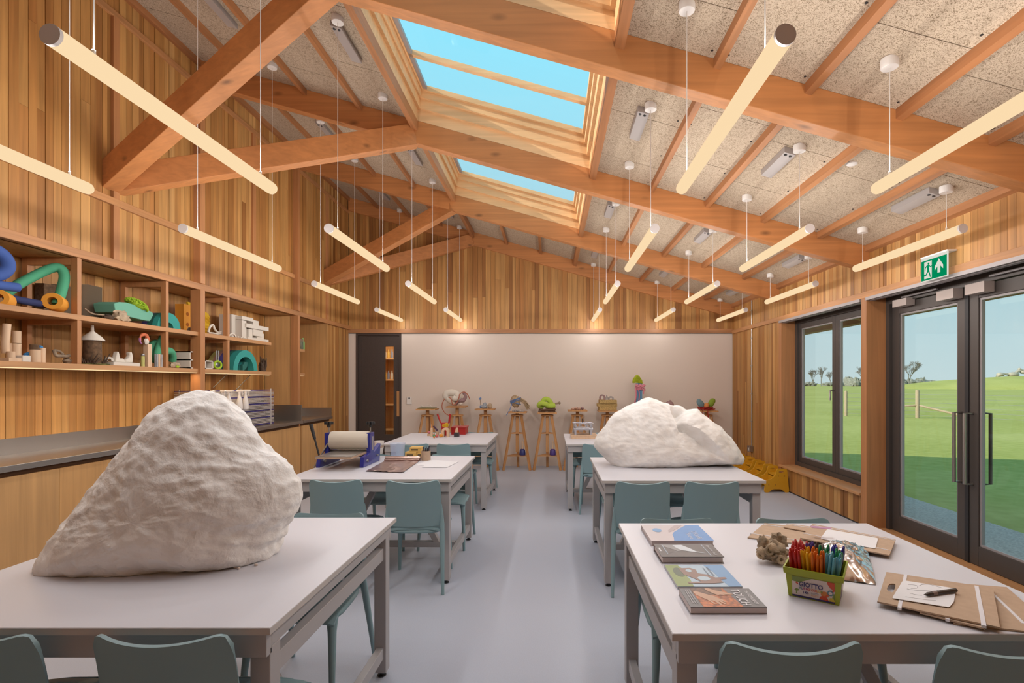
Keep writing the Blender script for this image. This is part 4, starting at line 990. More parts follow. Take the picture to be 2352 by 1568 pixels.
# upper shelf, fourth and fifth bays
b0 = G().tube(spline(pathpx([(478,763,-3.70),(482,751,-3.70),(489,746,-3.70),(493,756,-3.70),(500,763,-3.70),(507,762,-3.70)])), .012, 10).tube(spline(pathpx([(479,764,-3.70),(490,765,-3.69),(500,767,-3.69),(507,766,-3.69)])), .009, 8)
one(b0, 'bone_form', C['bone'], 'white bone-like looped form past the main post', 'sculpture')
def blk(u0, u1, v0, v1, x0, x1):
    y0, y1 = at(u0,0,x1).y, at(u1,0,x1).y; z1, z0 = at((u0+u1)/2,v0,x1).z, max(ZM+.002, at((u0+u1)/2,v1,x1).z); return (x0, x1, y0, y1, z0, z1)
W = thing('foam_block_model', 'white stepped foam block model at the end of the upper shelf', 'model', (-3.8, 6.2, ZM+.001))
WP = (-3.8, 6.2, ZM+.001)
for (u0,u1,v0,v1,x0,x1) in ((532,556,724,790,-3.95,-3.80),(556,582,728,736,-3.9,-3.72),(556,566,736,790,-3.9,-3.72),(582,594,736,752,-3.85,-3.75),(566,617,747,756,-3.9,-3.70),(571,580,756,790,-3.88,-3.72),(582,604,756,772,-3.9,-3.72),(570,617,777,790,-3.9,-3.70),(590,606,765,790,-3.9,-3.74)):
    q = blk(u0,u1,v0,v1,x0,x1); G().box(q[0]-WP[0],q[1]-WP[0],q[2]-WP[1],q[3]-WP[1],q[4]-WP[2],q[5]-WP[2]).build('foam_block', C['plaster'], W)
sh = G()
for k in range(9):
    a = k*.7; p = at(548+4*(k % 4), 772, -3.68); sh.tube([(p.x,p.y,ZM+.004),(p.x+.02*math.cos(a),p.y+.05*math.sin(a),ZM+.025),(p.x+.03*math.cos(a),p.y+.08*math.sin(a),ZM+.012)],.006,6)
one(sh, 'coral_form', C['bone'], 'white branching coral form in front of the foam blocks', 'sculpture')
p = at(533,765,-3.69); one(G().arch(.055,.04,-.01,.01,12).last(Matrix.Translation((p.x,p.y,ZM+.002)) @ Matrix.Rotation(1.3,4,'Z')), 'plaster_hoop', C['bone'], 'thin white hoop leaning at the last divider', 'sculpture')

# lower shelf, first bay
def cyl(u, v0, r, X, z0=None, mat=None, v1=None):
    p = at(u, v0, X); z = ZL+.002 if z0 is None else z0; return G().lathe([(r,0),(r,p.z-z)], 16, at=(p.x,p.y,z))
zb = ZL+.024
q0, q1 = at(0,0,-3.70).y, at(50,0,-3.70).y
b_ = G().box(-3.80,-3.64,q0,q1,ZL+.001,zb)
many('wood_cylinder_group', 'pale turned wood cylinders standing on a wooden slab', 'sculpture', [('slab', b_, C['wood']),
    ('cylinder', G().tube(spline([at(13,811,-3.70)*1, at(12,790,-3.70), at(14,765,-3.70), at(16,744,-3.70)]), .022, 14), C['wood']), ('cylinder', cyl(38,789,.025,-3.72,zb), C['wood']), ('cylinder', cyl(38,760,.024,-3.72,at(38,788,-3.72).z), C['wood']), ('cylinder', cyl(23,788,.014,-3.74,zb), C['wood']), ('cylinder', cyl(25,807,.022,-3.66,zb), C['wood'])])
y0, y1 = at(44,0,-3.66).y, at(63,0,-3.66).y
one(G().box(-3.70,-3.635,y0,y1,ZL+.001,ZL+.045), 'plaster_block', C['plaster'], 'small white plaster block beside the wood cylinders', 'block', False, bevel=.003)
p = at(66,805,-3.70); shaggy(Vector((p.x,p.y,ZL+.052)), .018,.022,.014, 60, .008, 'pompom', C['azure'], 'azure pompom on a stone at the left of the wooden cups', 5, 'pompom')
one(G().blob((p.x,p.y,ZL+.02),(.022,.026,.02),10,7,.2,2,3), 'mossy_stone', C['moss'], 'olive stone under the azure pompom', 'stone')
many('wood_cup', 'pale wooden cup holding a dark block', 'cup', [('cup', cyl(81,803,.030,-3.66), C['wood']), ('dark_block', G().lathe([(.026,0),(.026,.036)],8,at=(at(79,803,-3.66).x,at(79,803,-3.66).y,at(81,803,-3.66).z)), C['cork'])])
p = at(90,799,-3.69); shaggy(Vector((p.x,p.y,p.z)), .012,.014,.014, 40, .008, 'pompom', C['azure'], 'azure pompom at the right of the wooden cup', 6, 'pompom')
one(cyl(97,799,.018,-3.66), 'wood_cylinder', C['wood'], 'short pale wooden cylinder right of the cups', 'block')
p = at(142,815,-3.68)
one(G().tube(spline(pathpx([(124,804,-3.68),(129,816,-3.66),(140,817,-3.66),(152,818,-3.66),(159,816,-3.67)])), .012, 8).tube(spline(pathpx([(125,804,-3.70),(138,807,-3.70),(146,815,-3.68)])), .009, 8).blob((p.x,p.y+.05,ZL+.022),(.03,.04,.022),12,8,.5,2,8), 'driftwood', C['drift'], 'hollow piece of driftwood on the lower shelf', 'driftwood')
# lower shelf, second bay
p = at(212,800,-3.72); zt = at(212,782,-3.72).z
TW = [('moss_base', G().blob((p.x,p.y+.04,ZL+.006),(.07,.15,.010),18,6,.2,3,2), C['moss']), ('cork_tower', G().lathe([(.058,0),(.062,.03),(.058,zt-ZL-.01)],16,at=(p.x,p.y,ZL+.012)), C['cork']), ('funnel', G().lathe([(.082,0),(.080,.006),(.062,.03),(.012,.075),(.010,.125)],22,at=(p.x,p.y,zt)), C['plaster'])]
tw = G(); rr = random.Random(4)
for k in range(26):
    a = rr.uniform(-2.2,1.2); s0 = Vector((p.x+.065*math.cos(a), p.y+.075*math.sin(a), ZL+.012)); tw.tube([s0, s0+Vector((.02*math.cos(a)+rr.uniform(-.02,.02), rr.uniform(-.03,.05), rr.uniform(.02,.09)))], [.006,.003], 5)
TW.append(('twigs', tw, C['dark']))
many('cork_tower_model', 'cork tower with a white funnel roof on dry moss', 'model', TW)
y0, y1 = at(254,0,-3.66).y, at(315,0,-3.66).y
one(G().box(-3.76,-3.635,y0,y1,ZL+.001,ZL+.03), 'plaster_slab', C['plaster'], 'flat white slab carrying three carved forms', 'slab', False, bevel=.002)
zs_ = ZL+.031
p = at(255,818,-3.70); one(G().arch(.028,.012,-.02,.02,14,a0=-.4,a1=math.pi+.4).last(Matrix.Translation((p.x,p.y-.02,ZL+.045)) @ Matrix.Rotation(.9,4,'Z')), 'carved_form', C['bone'], 'small white carved ring left of the slab', 'sculpture')
p = at(272,815,-3.69); one(G().prism([(-.05,0),(.055,0),(.05,.012),(.03,.035),(.0,.03),(-.018,.09),(-.03,.088),(-.045,.03)],-.02,.02,'yz').last(Matrix.Translation((p.x,p.y,zs_))), 'carved_form', C['bone'], 'white carved form with one tall horn on the slab', 'sculpture', bevel=.008)
p = at(292,815,-3.69); one(G().prism([(-.045,0),(.04,0),(.045,.05),(.03,.095),(.005,.09),(.012,.06),(-.01,.035),(-.03,.03)],-.02,.02,'yz').last(Matrix.Translation((p.x,p.y,zs_))), 'carved_form', C['bone'], 'white carved hooked form at the right of the slab', 'sculpture', bevel=.008)
many('small_bottle', 'tiny yellow bottle with a grey ball stopper', 'bottle', [('body', cyl(328,818,.014,-3.65), C['olive']), ('stopper', G().blob((at(328,814,-3.65).x,at(328,814,-3.65).y,at(328,815,-3.65).z),(.015,.015,.014),10,7), C['steelgrey'])])
p = at(339,790,-3.66)
PB = [('post', G().box(p.x-.022,p.x+.022,p.y-.022,p.y+.022,ZL+.001,p.z), C['wood']), ('paper_wing', G().tube(spline(pathpx([(322,783,-3.66),(323,772,-3.66),(330,768,-3.66),(336,771,-3.66),(341,783,-3.66)])), [.008]*8+[.014]*8+[.016]*8+[.01], 7), C['coral']),
      ('paper_tail', G().tube(spline(pathpx([(321,776,-3.65),(322,785,-3.65),(326,789,-3.65)])), [.008]*6+[.006]*6+[.003], 6), C['mauve']), ('paper_body', G().blob(tuple(at(336,784,-3.65)),(.018,.024,.028),10,8,.3,2,2), C['bone'])]
many('paper_bird_post', 'curled coral paper figure on a square wooden post', 'sculpture', PB)
one(G().tube(spline(pathpx([(377,770,-3.74),(370,786,-3.70),(362,812,-3.68),(358,826,-3.70),(349,818,-3.74),(348,800,-3.76),(356,788,-3.76),(366,792,-3.72),(374,805,-3.70),(390,806,-3.72),(396,816,-3.74),(396,828,-3.76)])), .034, 14), 'foam_tube', C['green'], 'green foam tube tied in a knot on the lower shelf', 'foam tube')
for i, (u, v, r, mt, lb) in enumerate(((356,813,.006,C['steelgrey'],'thin metal rod standing left in the row of rods'),(360,813,.012,C['steelgrey'],'metal tube standing second in the row of rods'),(364,813,.014,C['wood'],'wooden dowel standing in the row of rods'),(370,814,.014,C['stone'],'grey tube standing right in the row of rods'))):
    one(cyl(u,v,r,-3.635), 'standing_rod', mt, lb, 'rod', group='rods on the lower shelf')
# lower shelf, third to fifth bays
p = at(402,833,-3.66); one(G().blob((p.x,p.y,ZL+.026),(.03,.06,.028),14,9,.5,2,12), 'shelf_stone', C['tan'], 'lumpy tan stone right of the second divider', 'stone')
p = at(408,836,-3.635); one(G().blob((p.x,p.y,ZL+.012),(.012,.025,.012),10,7), 'lime_pebble', C['lime'], 'small lime green pebble in front of a tan stone', 'stone')
def frame_box(u0, u1, v0, x0, x1, label, cells):
    y0, y1 = at(u0,0,x1).y, at(u1,0,x1).y; zt = at(u0,v0,x1).z; t = thing('frame_box', label, 'model', (x1,(y0+y1)/2,ZL+.001)); h = (y1-y0)/2; H_ = zt-ZL-.001; e = .012
    for k in range(cells+1): z = (H_-e)*k/cells; G().box(x0-x1,0,-h,h,z,z+e).build('floor_plate', C['plaster'], t)
    for sy in (-1,1): G().box(x0-x1,0,min(sy*h,sy*(h-e)),max(sy*h,sy*(h-e)),0,H_).build('side_wall', C['plaster'], t)
    G().box(x0-x1,x0-x1+.01,-h,h,0,H_).build('back_wall', C['stone'], t); return t
frame_box(436,450,806,-3.82,-3.65,'white two-storey open frame box left of the main post',2)
frame_box(471,490,827,-3.80,-3.64,'low white open frame box right of the main post',1)
p = at(500,833,-3.655); many('lime_ring', 'lime green ring around a clear crumpled lump', 'sculpture', [('ring', G().tube([(p.x,p.y+.06*math.cos(2*math.pi*k/20),ZL+.052+.040*math.sin(2*math.pi*k/20)) for k in range(20)], .012, 8, closed=True), C['lime']), ('lump', G().blob((p.x-.02,p.y,ZL+.05),(.02,.045,.03),12,8,.4,3,2), C['steelgrey'])])
for i, u in enumerate((497,501)): one(cyl(u,805,.007,-3.80), 'standing_rod', C['steelgrey'], 'metal rod standing behind the lime ring, %s of two' % ('left','right')[i], 'rod')
o = rainbow(6.16, .245, .165, -3.655, (.075,.06,.06,.06,.05), (C['teal2'],C['dgreen'],C['violet'],C['pink'],C['olive']), 'foam_arch', 'large layered foam arch with teal front on the lower shelf'); o.location.z = ZL+.001
ni = thing('foam_quarter', 'small striped foam curve nested under the large arch', 'arch', (-3.70, 6.16, ZL+.002))
for k, mt in enumerate((C['dgreen'],C['teal2'],C['violet'],C['pink'],C['olive'])):
    g = G().arch(.105, .035, 0, .03, 12, a0=1.5*math.pi, a1=2*math.pi); g.v = [(q[1]-.03*k-.03, q[0]+.01, q[2]+.106) for q in g.v]; g.build('stripe', mt, ni, True)
tw = G(); rr = random.Random(14); p = at(603,830,-3.66)
for k in range(14):
    s0 = Vector((p.x+rr.uniform(-.03,.02), p.y+rr.uniform(-.03,.06), ZL+.006)); tw.tube([s0, s0+Vector((rr.uniform(-.02,.02),rr.uniform(-.02,.03),.07)), s0+Vector((rr.uniform(-.02,.02),rr.uniform(-.03,.05),rr.uniform(.10,.2)))], [.02,.014,.005], 7)
one(tw, 'dark_driftwood', C['dark'], 'upright dark driftwood at the end of the lower shelf', 'driftwood')
# alcove bottles
gl = plain('jar_glass', (0.75,0.82,0.78), .05, trans=.9)
for i, (u, mt, lb) in enumerate(((690,gl,'clear glass jar on the upper alcove shelf, left of two'),(695,plain('green_cap_glass',(0.2,0.5,0.15),.2),'slim bottle with green cap on the upper alcove shelf'))):
    Y = -3.72*F/(u-U0); b = G().lathe([(.028,0),(.03,.01),(.03,.11),(.014,.14),(.013,.17)] if i else [(.04,0),(.042,.01),(.042,.13),(.036,.15)], 14).build('glass_jar', mt, None, True, loc=(-3.72,Y,ZM-.019)); tag(b, lb, 'jar')
# ================================================================== modelling stands along the back wall
SY = 8.93
MT['cable_o'] = plain('rust_cord', (0.42,0.12,0.06), .7); MT['clay'] = plain('mauve_clay', (0.32,0.20,0.20), .9, var=.2, vs=20); MT['limefoam'] = plain('lime_tube', (0.42,0.56,0.07), .8)
MT['twig'] = plain('twig_nest', (0.16,0.09,0.055), .95); MT['raffia'] = plain('raffia', (0.42,0.30,0.18), .95, var=.3, vs=40, bump=.5, bs=60); MT['cord'] = plain('blue_cord', (0.10,0.20,0.42), .7)
MT['straw'] = plain('straw_board', (0.46,0.31,0.12), .95, var=.35, vs=60, bump=.3, bs=90); MT['pinkyarn'] = plain('pink_yarn', (0.62,0.22,0.27), .95); MT['skyblue'] = plain('blue_paint', (0.12,0.26,0.42), .6)
MT['redyarn'] = plain('red_yarn', (0.32,0.02,0.012), .9); MT['terra'] = plain('orange_clay', (0.62,0.24,0.07), .8); MT['greenleaf'] = plain('green_card', (0.22,0.32,0.03), .8); MT['limesponge'] = plain('lime_sponge', (0.38,0.44,0.02), .95)
def stand(u, vtop, label):
    """three-legged oak modelling stand with turntable top"""
    x = (u-U0)*SY/F; zt = H+(V0-vtop)*SY/F; t = thing('modelling_stand', label, 'modelling stand', (x, SY, 0), 0, 'modelling stands')
    tp = G().box(-.165,.165,-.165,.165,zt-.022,zt).build('turntable', MT['oak'], t, bevel=.003)
    G().box(-.026,.026,-.026,.026,.30,zt-.022).build('spindle', MT['oak'], t, bevel=.003)
    G().lathe([(.10,.925),(.108,.93),(.108,.945),(.10,.95)], 24).build('collar', MT['oak'], t, True)
    A = [math.radians(-90+120*k+60) for k in range(3)]      # two legs in front, one behind
    ft = []
    for a in (math.radians(-148), math.radians(-32), math.radians(90)):
        p0 = Vector((math.cos(a)*.085, math.sin(a)*.07, .93)); p1 = Vector((math.cos(a)*.272, math.sin(a)*.23, 0)); ft.append((p0, p1))
        beam('leg', p1, p0, .042, .036, MT['oak'], t)
    def onleg(k, z): p0, p1 = ft[k]; q = z/.93; return p1+(p0-p1)*q
    for z, nm, th in ((.62, 'upper_brace', .02), (.235, 'lower_shelf', .018)):
        P = [onleg(k, z) for k in range(3)]
        G().prism([(p.x, p.y) for p in P], z, z+th, 'xy').build(nm, MT['oak'], t)
    return x, zt
S = {}
for k, u, v, lb in ((0,982,938,'oak modelling stand at the far left beside the dark door'),(1,1050,932,'oak modelling stand carrying the white knot with rust cord'),(2,1115,938,'oak modelling stand carrying the blue flower'),(3,1188,945,'oak modelling stand carrying the raffia ball'),(4,1257,946,'oak modelling stand carrying the lime green knot'),
                    (5,1326,941,'oak modelling stand carrying flat pink pieces'),(6,1395,942,'oak modelling stand carrying stacked straw boards'),(7,1468,946,'oak modelling stand hidden behind the long rock, under the blue column'),(8,1540,946,'oak modelling stand hidden behind the long rock, under the mauve stone'),(9,1622,942,'oak modelling stand at the far right by the planked wall')):
    S[k] = stand(u, v, lb)
# mallets on the lower shelves
def mallet(k, col, label):
    x, zt = S[k]; t = thing('mallet', label, 'mallet', (x+.095, SY-.07, .254))
    G().lathe([(.04,0),(.052,.004),(.055,.02),(.046,.085),(.032,.105),(.012,.108)], 18).build('head', col, t, True)
    G().lathe([(.011,.105),(.016,.14),(.011,.18),(.014,.215),(.017,.225),(.012,.24)], 12).build('handle', C['wood'], t, True)
mallet(3, plain('navy_mallet',(0.025,0.03,0.15),.4), 'navy headed mallet on the stand below the raffia ball')
mallet(4, plain('violet_mallet',(0.07,0.035,0.20),.4), 'violet headed mallet on the stand below the lime knot')
mallet(2, plain('green_mallet',(0.08,0.42,0.05),.4), 'bright green headed mallet below the blue flower stand')
def P8(u, v, dy=0.0): return PY(u, v, SY+dy)
# 0 bones on a mossy board
x, zt = S[0]; z = zt+.001
parts = [('board', G().box(x-.15,x+.14,SY-.1,SY+.1,z,z+.014), C['moss'])]
g = G()
for (a,b,c,d) in ((966,931,972,935),(967,934,980,935),(975,934,988,934),(982,929,993,935),(968,929,967,935)): g.tube([P8(a,b,-.03),P8((a+c)/2,(b+d)/2-1,-.03),P8(c,d,-.03)],.007,6)
parts.append(('bones', g, C['bone'])); many('bone_board', 'thin pale bones laid on a mossy board on the leftmost stand', 'sculpture', parts)
# 1 white knot and mauve figure with rust cord
x, zt = S[1]; parts = []
g = G().tube(spline([P8(1050,926),P8(1036,922),P8(1025,912),P8(1026,904),P8(1036,901),P8(1048,904),P8(1052,912,-.05),P8(1046,915,-.06),P8(1040,913,-.06)],5), [.045]*10+[.06]*12+[.058]*10+[.05]*8+[.03], 14)
parts.append(('white_tube', g, C['bone']))
parts.append(('mauve_limb', G().tube(spline([P8(1046,927,-.03),P8(1056,920,-.03),P8(1066,918,-.03),P8(1069,908,-.03),P8(1064,902,-.03)]),[.03]*6+[.036]*6+[.03]*6+[.024]*6+[.02],10), MT['clay']))
parts.append(('white_stone', G().blob(tuple(P8(1058,927,-.08)),(.035,.03,.022),10,7,.3,2,2), C['bone']))
parts.append(('rust_cord', G().tube(spline([P8(1030,912,-.13),P8(1036,916,-.13),P8(1040,929,-.13),P8(1048,925,-.12),P8(1054,914,-.12),P8(1056,905,-.12),P8(1066,900,-.12),P8(1074,906,-.12),P8(1079,917,-.12)]),.0075,7).tube(spline([P8(1022,915,-.18),P8(1016,926,-.18),P8(1016,938,-.18),P8(1023,949,-.18),P8(1032,954,-.18)]),.0075,7), MT['cable_o']))
t = many('knotted_sculpture', 'white knotted tube with mauve limbs and trailing rust cord', 'sculpture', parts)
# 2 blue flower, stones
x, zt = S[2]
fl = []
pc = P8(1103,915,-.03); fg = G()
fg.prism([(pc.x+(.030 if k % 2 == 0 else .012)*math.sin(math.pi*k/5), pc.z+(.034 if k % 2 == 0 else .013)*math.cos(math.pi*k/5)) for k in range(10)], pc.y-.01, pc.y+.01, 'xz')
many('blue_flower', 'blue star flower on a twig standing on the third stand', 'sculpture', [('flower', fg, MT['cord']), ('stem', G().tube([P8(1104,936,-.03),P8(1104,928,-.03),P8(1103,917,-.03)],.007,6), C['drift']), ('foot', G().blob(tuple(P8(1104,934,-.03)),(.018,.018,.024),10,7), MT['cord'])])
p = P8(1111,934,-.02); one(G().blob((p.x,p.y,zt+.035),(.06,.05,.036),14,9,.4,2,3).blob((p.x+.02,p.y,zt+.075),(.03,.03,.035),12,8,.3,2,5), 'blue_grey_stone', plain('blue_grey_clay',(0.33,0.36,0.40),.9,var=.2), 'lumpy blue grey clay lump beside the blue flower', 'sculpture')
p = P8(1125,931,-.02); one(G().blob((p.x,p.y,zt+.046),(.042,.04,.046),14,9,.3,2,7), 'brown_stone', C['tan'], 'round brown stone right of the blue grey lump', 'stone')
# 3 raffia ball bound with blue cord and a bristle tail
x, zt = S[3]; c0 = P8(1184,921,-.02)
parts = [('ball', G().blob((c0.x,c0.y,c0.z),(.085,.075,.105),20,14,.22,3,1), MT['raffia'])]
g = G(); rr = random.Random(2); a0, a1 = P8(1194,916,-.02), P8(1212,936,-.02)
for k in range(46):
    o = Vector((rr.uniform(-.02,.03),rr.uniform(-.03,.03),rr.uniform(-.03,.03))); g.tube([a0+o*.7, (a0+a1)/2+o+Vector((.015,0,.015)), a1+o*1.3], [.007,.006,.003], 5)
parts.append(('bristle_tail', g, MT['raffia']))
g = G()
for k, (tl, zz) in enumerate(((.35,.0),(.45,.02),(-.25,-.03),(.3,.035))):
    g.tube([(c0.x+.092*math.cos(2*math.pi*i/20), c0.y+.085*math.sin(2*math.pi*i/20), c0.z+zz+tl*.1*math.cos(2*math.pi*i/20)) for i in range(20)], .006, 6, closed=True)
g.tube([P8(1176,926,-.11),P8(1171,941,-.14),P8(1163,953,-.18)],.006,6)
parts.append(('blue_cord', g, MT['cord']))
many('raffia_ball', 'raffia ball bound in blue cord with a bristle tail', 'sculpture', parts)
g = G()
for k in range(6): g.blob((x-.06+.032*k, SY-.08, zt+.018),(.024,.022,.018),9,6,.5,2,k)
one(g, 'crumpled_foil', C['stone'], 'crumpled grey foil under the raffia ball', 'foil')
# 4 lime knot on a nest
x, zt = S[4]; g = G(); rr = random.Random(8)
for k in range(40):
    a = rr.uniform(0,6.28); r0 = rr.uniform(.10,.15); z0 = zt+.006+rr.uniform(0,.05); P = [(x+r0*math.cos(a+q*.5)*1.05, SY-.02+r0*.85*math.sin(a+q*.5), z0+rr.uniform(-.004,.004)) for q in range(5)]; g.tube(P, .006, 5)
one(g, 'twig_nest', MT['twig'], 'flat nest of brown twigs under the lime green knot', 'nest')
g = G().tube(spline([P8(1247,934,-.02),P8(1238,931,-.06),P8(1243,926,-.1),P8(1256,929,-.1),P8(1262,933,-.06),P8(1266,928,.0),P8(1262,920,.0),P8(1254,916,.0),P8(1247,921,.0),P8(1250,929,-.02),P8(1263,932,-.1),P8(1274,931,-.08)]), .042, 14)
one(g, 'lime_knot', MT['limefoam'], 'lime green tube tied in a fat knot on the fifth stand', 'sculpture')
one(G().tube(spline([P8(1262,927,.05),P8(1270,927,.04),P8(1280,926,.03),P8(1284,924,.03)]),[.012]*10+[.014]*8+[.016],8).blob(tuple(P8(1285,925,.03)),(.022,.02,.026),10,7), 'branch', C['drift'], 'short knobbly branch sticking out of the lime knot', 'branch')
# 5 flat pink pieces
x, zt = S[5]; pk = plain('flesh_clay',(0.55,0.36,0.28),.85,var=.2)
for i, (dx, r) in enumerate(((-.075,.035),(-.02,.03),(.03,.035),(.085,.026))): one(G().blob((x+dx,SY-.02,zt+.022+.008*(i%2)),(r,.05,.024),12,8,.35,2,i), 'clay_piece', pk if i != 3 else MT['clay'], 'flat pink clay piece on the sixth stand, '+['leftmost','second from left','third from left','mauve one at right'][i], 'clay', group='clay pieces')
# 6 straw boards and small arches
x, zt = S[6]; za = zt+.001
for i, (a, b, h, dx) in enumerate(((.15,.12,.068,0),(.17,.10,.05,-.01),(.148,.12,.062,.004))):
    one(G().box(x+dx-a,x+dx+a,SY-b,SY+b,za,za+h), 'straw_board', MT['straw'], ['thick straw board at the bottom of the stack','wider straw board in the middle of the stack','straw board on top of the stack'][i], 'board', False, group='straw boards', bevel=.004); za += h+.001
za += .0
for i, (u, mt, lb) in enumerate(((1383,MT['clay'],'mauve arch on the stack of straw boards'),(1403,C['stone'],'grey arch on the stack of straw boards'))):
    xx = (u-U0)*SY/F; one(G().arch(.052,.026,-.025,.025,14).last(Matrix.Translation((xx,SY-.02,za+(.04 if i == 0 else .01)))).box(xx-.052,xx-.026,SY-.045,SY+.005,za,za+.041 if i == 0 else za+.011).box(xx+.026,xx+.052,SY-.045,SY+.005,za,za+.041 if i == 0 else za+.011), 'clay_arch', mt, lb, 'arch')
xx = (1393-U0)*SY/F; one(G().lathe([(.03,0),(.024,.03),(.004,.085)],10,at=(xx,SY-.04,za)), 'clay_cone', C['stone'], 'little grey cone between the two arches', 'cone')
# 7 blue column with lime sponge and pink yarn
x, zt = S[7]; zc_ = P8(1468,880).z
parts = [('column', G().box(x-.052,x+.045,SY-.05,SY+.05,zt+.001,zc_), MT['skyblue'])]
g = G(); 
for k in range(5): g.tube([(x+.066*math.cos(2*math.pi*i/16), SY+.066*math.sin(2*math.pi*i/16), P8(1468,888+1.6*k).z+.012*math.sin(3*i+k)) for i in range(16)], .010, 6, closed=True)
for (u0,u1,v1,r) in ((1460,1458,925,.012),(1466,1467,922,.009),(1474,1478,905,.010),(1478,1480,898,.012)): g.tube(spline([P8(u0,890,-.07),P8((u0+u1)/2+2,(890+v1)/2,-.07),P8(u1,v1,-.07)]), r, 6)
for k in range(5): g.blob(tuple(P8(1463+4*k,885+2*(k%2),-.07)),(.03,.02,.022),9,6,.5,3,k)
parts.append(('pink_yarn', g, MT['pinkyarn']))
many('yarn_column', 'tall blue column wrapped in pink yarn behind the long rock', 'sculpture', parts)
pc = P8(1464,868); g = G().prism([(-.085,.0),(-.07,.07),(-.015,.135),(.02,.12),(.075,.04),(.085,-.02),(.02,-.012),(-.03,.03),(-.06,-.01)],-.05,.05,'xz').last(Matrix.Translation((pc.x,pc.y,zc_+.013)))
rr = random.Random(5)
for k in range(260):
    a, b = rr.uniform(-.07,.07), rr.uniform(.0,.12)
    if abs(a) > .085-b*.55: continue
    g.tube([(pc.x+a,pc.y-.05,zc_+.013+b),(pc.x+a+rr.uniform(-.006,.006),pc.y-.064,zc_+.013+b-.006)],[.007,.005],5)
one(g, 'lime_sponge', MT['limesponge'], 'lime green shaggy sponge on top of the blue column', 'sponge', False)
# 8 mauve stone behind the long rock
x, zt = S[8]; p = P8(1538,925); one(G().blob((p.x,SY,zt+.10),(.075,.06,.10),16,10,.3,2,3), 'mauve_stone', MT['clay'], 'mauve stone peeping over the long plaster rock', 'stone')
# 9 coloured petals on red yarn
x, zt = S[9]
g = G(); rr = random.Random(3)
for k in range(12):
    r0 = rr.uniform(.03,.12); cxx = x+rr.uniform(-.09,.07); g.tube([(cxx+r0*math.cos(2*math.pi*i/14), SY-.06+.6*r0*math.sin(2*math.pi*i/14), zt+.012+.05*abs(math.sin(i*.45+k))*(1 if k < 8 else .3)) for i in range(14)], .007, 5, closed=True)
for (u0,v0,u1,v1) in ((1614,945,1612,956),(1625,945,1627,985),(1628,945,1626,975)): g.tube([P8(u0,v0-4,-.19),P8((u0+u1)/2+1,(v0+v1)/2,-.19),P8(u1,v1,-.19)],.006,5)
one(g, 'red_yarn', MT['redyarn'], 'tangled dark red yarn hanging from the rightmost stand', 'yarn')
g1 = G().blob((0,0,0),(.055,.035,.092),14,10,.12,2,1); m1 = Matrix.Translation(P8(1609,927,-.03)) @ Matrix.Rotation(-.6,4,'Y'); g1.last(m1)
g2 = G().blob((0,0,0),(.055,.035,.092),14,10,.12,2,2); m2 = Matrix.Translation(P8(1634,925,-.03)) @ Matrix.Rotation(.6,4,'Y'); g2.last(m2)
g3 = G().blob(tuple(P8(1623,931,-.07)),(.046,.045,.048),14,10,.08,2,3)
many('petal_sculpture', 'orange ball between blue and green petals on the rightmost stand', 'sculpture', [('blue_petal', g1, plain('grey_blue_card',(0.16,0.25,0.28),.8)), ('green_petal', g2, MT['greenleaf']), ('ball', g3, MT['terra'])])
# ---- wall fittings
p0, p1 = PY(935,911,YB), PY(946,928,YB); th = thing('thermostat', 'small white room thermostat on the back wall by the door', 'thermostat', ((p0.x+p1.x)/2, YB-.001, (p0.z+p1.z)/2))
hx, hz2 = (p1.x-p0.x)/2, (p0.z-p1.z)/2; G().box(-hx,hx,-.022,0,-hz2,hz2).build('housing', MT['whitemetal'], th, bevel=.004); G().box(-hx*.3,hx*.35,-.0235,-.021,hz2*.45,hz2*.8).build('display', MT['black'], th)
cy_ = XR*F/(1728-U0); cd = thing('conduit', 'thin metal conduit dropping to a socket on the planked wall', 'conduit', (XR-.012, cy_, .45))
G().tube([(0,0,0),(0,0,2.44)], .010, 8).build('pipe', MT['steel'], cd, True)
for k in range(5): G().box(-.014,.012,-.018,.018,.42+.45*k,.435+.45*k).build('saddle', MT['steel'], cd)
sb = G().box(-.055,.008,-.05,.05,-.07,.03).build('socket_box', MT['steel'], cd, bevel=.004); G().box(-.057,-.054,-.03,-.005,-.05,.0).build('switch', MT['whitemetal'], sb)
# ---- exit sign above the doors
ex = thing('exit_sign', 'illuminated green running man exit sign above the double doors', 'sign', (3.20, 4.29, 2.47))
MT['signgreen'] = emit('sign_green', (0.0,0.34,0.13), .75); MT['signwhite'] = emit('sign_white', (0.80,0.80,0.70), .9)
# local: x towards room is negative; y runs towards the camera as -y (image right)
G().box(-.002,.006,-.15,.15,-.105,.095).build('acrylic_panel', MT['signwhite'], ex)
G().box(-.006,.075,-.15,.15,.095,.108).build('bracket', MT['whitemetal'], ex, bevel=.003)
G().box(-.0035,-.002,-.142,.142,-.098,.07).build('green_field', MT['signgreen'], ex)
def sgn(poly, name, mat, d): # poly in image coords (right, up) -> y = -right
    G().prism([(-a, b) for a, b in poly], d, d-.0012, 'yz').build(name, mat, ex)
sgn([(-.105,-.085),(-.105,.058),(-.02,.058),(-.02,-.085)], 'door_pictogram', MT['signwhite'], -.0036)
sgn([(.045,-.06),(.075,-.06),(.075,-.005),(.105,-.035),(.105,-.005),(.06,.055),(.015,-.005),(.015,-.035),(.045,-.005)], 'arrow', MT['signwhite'], -.0036)
G().lathe([(.0095,-.0062),(.0095,-.0048)],12,axis='x',at=(0,.055,.038)).build('figure_head', MT['signgreen'], ex)
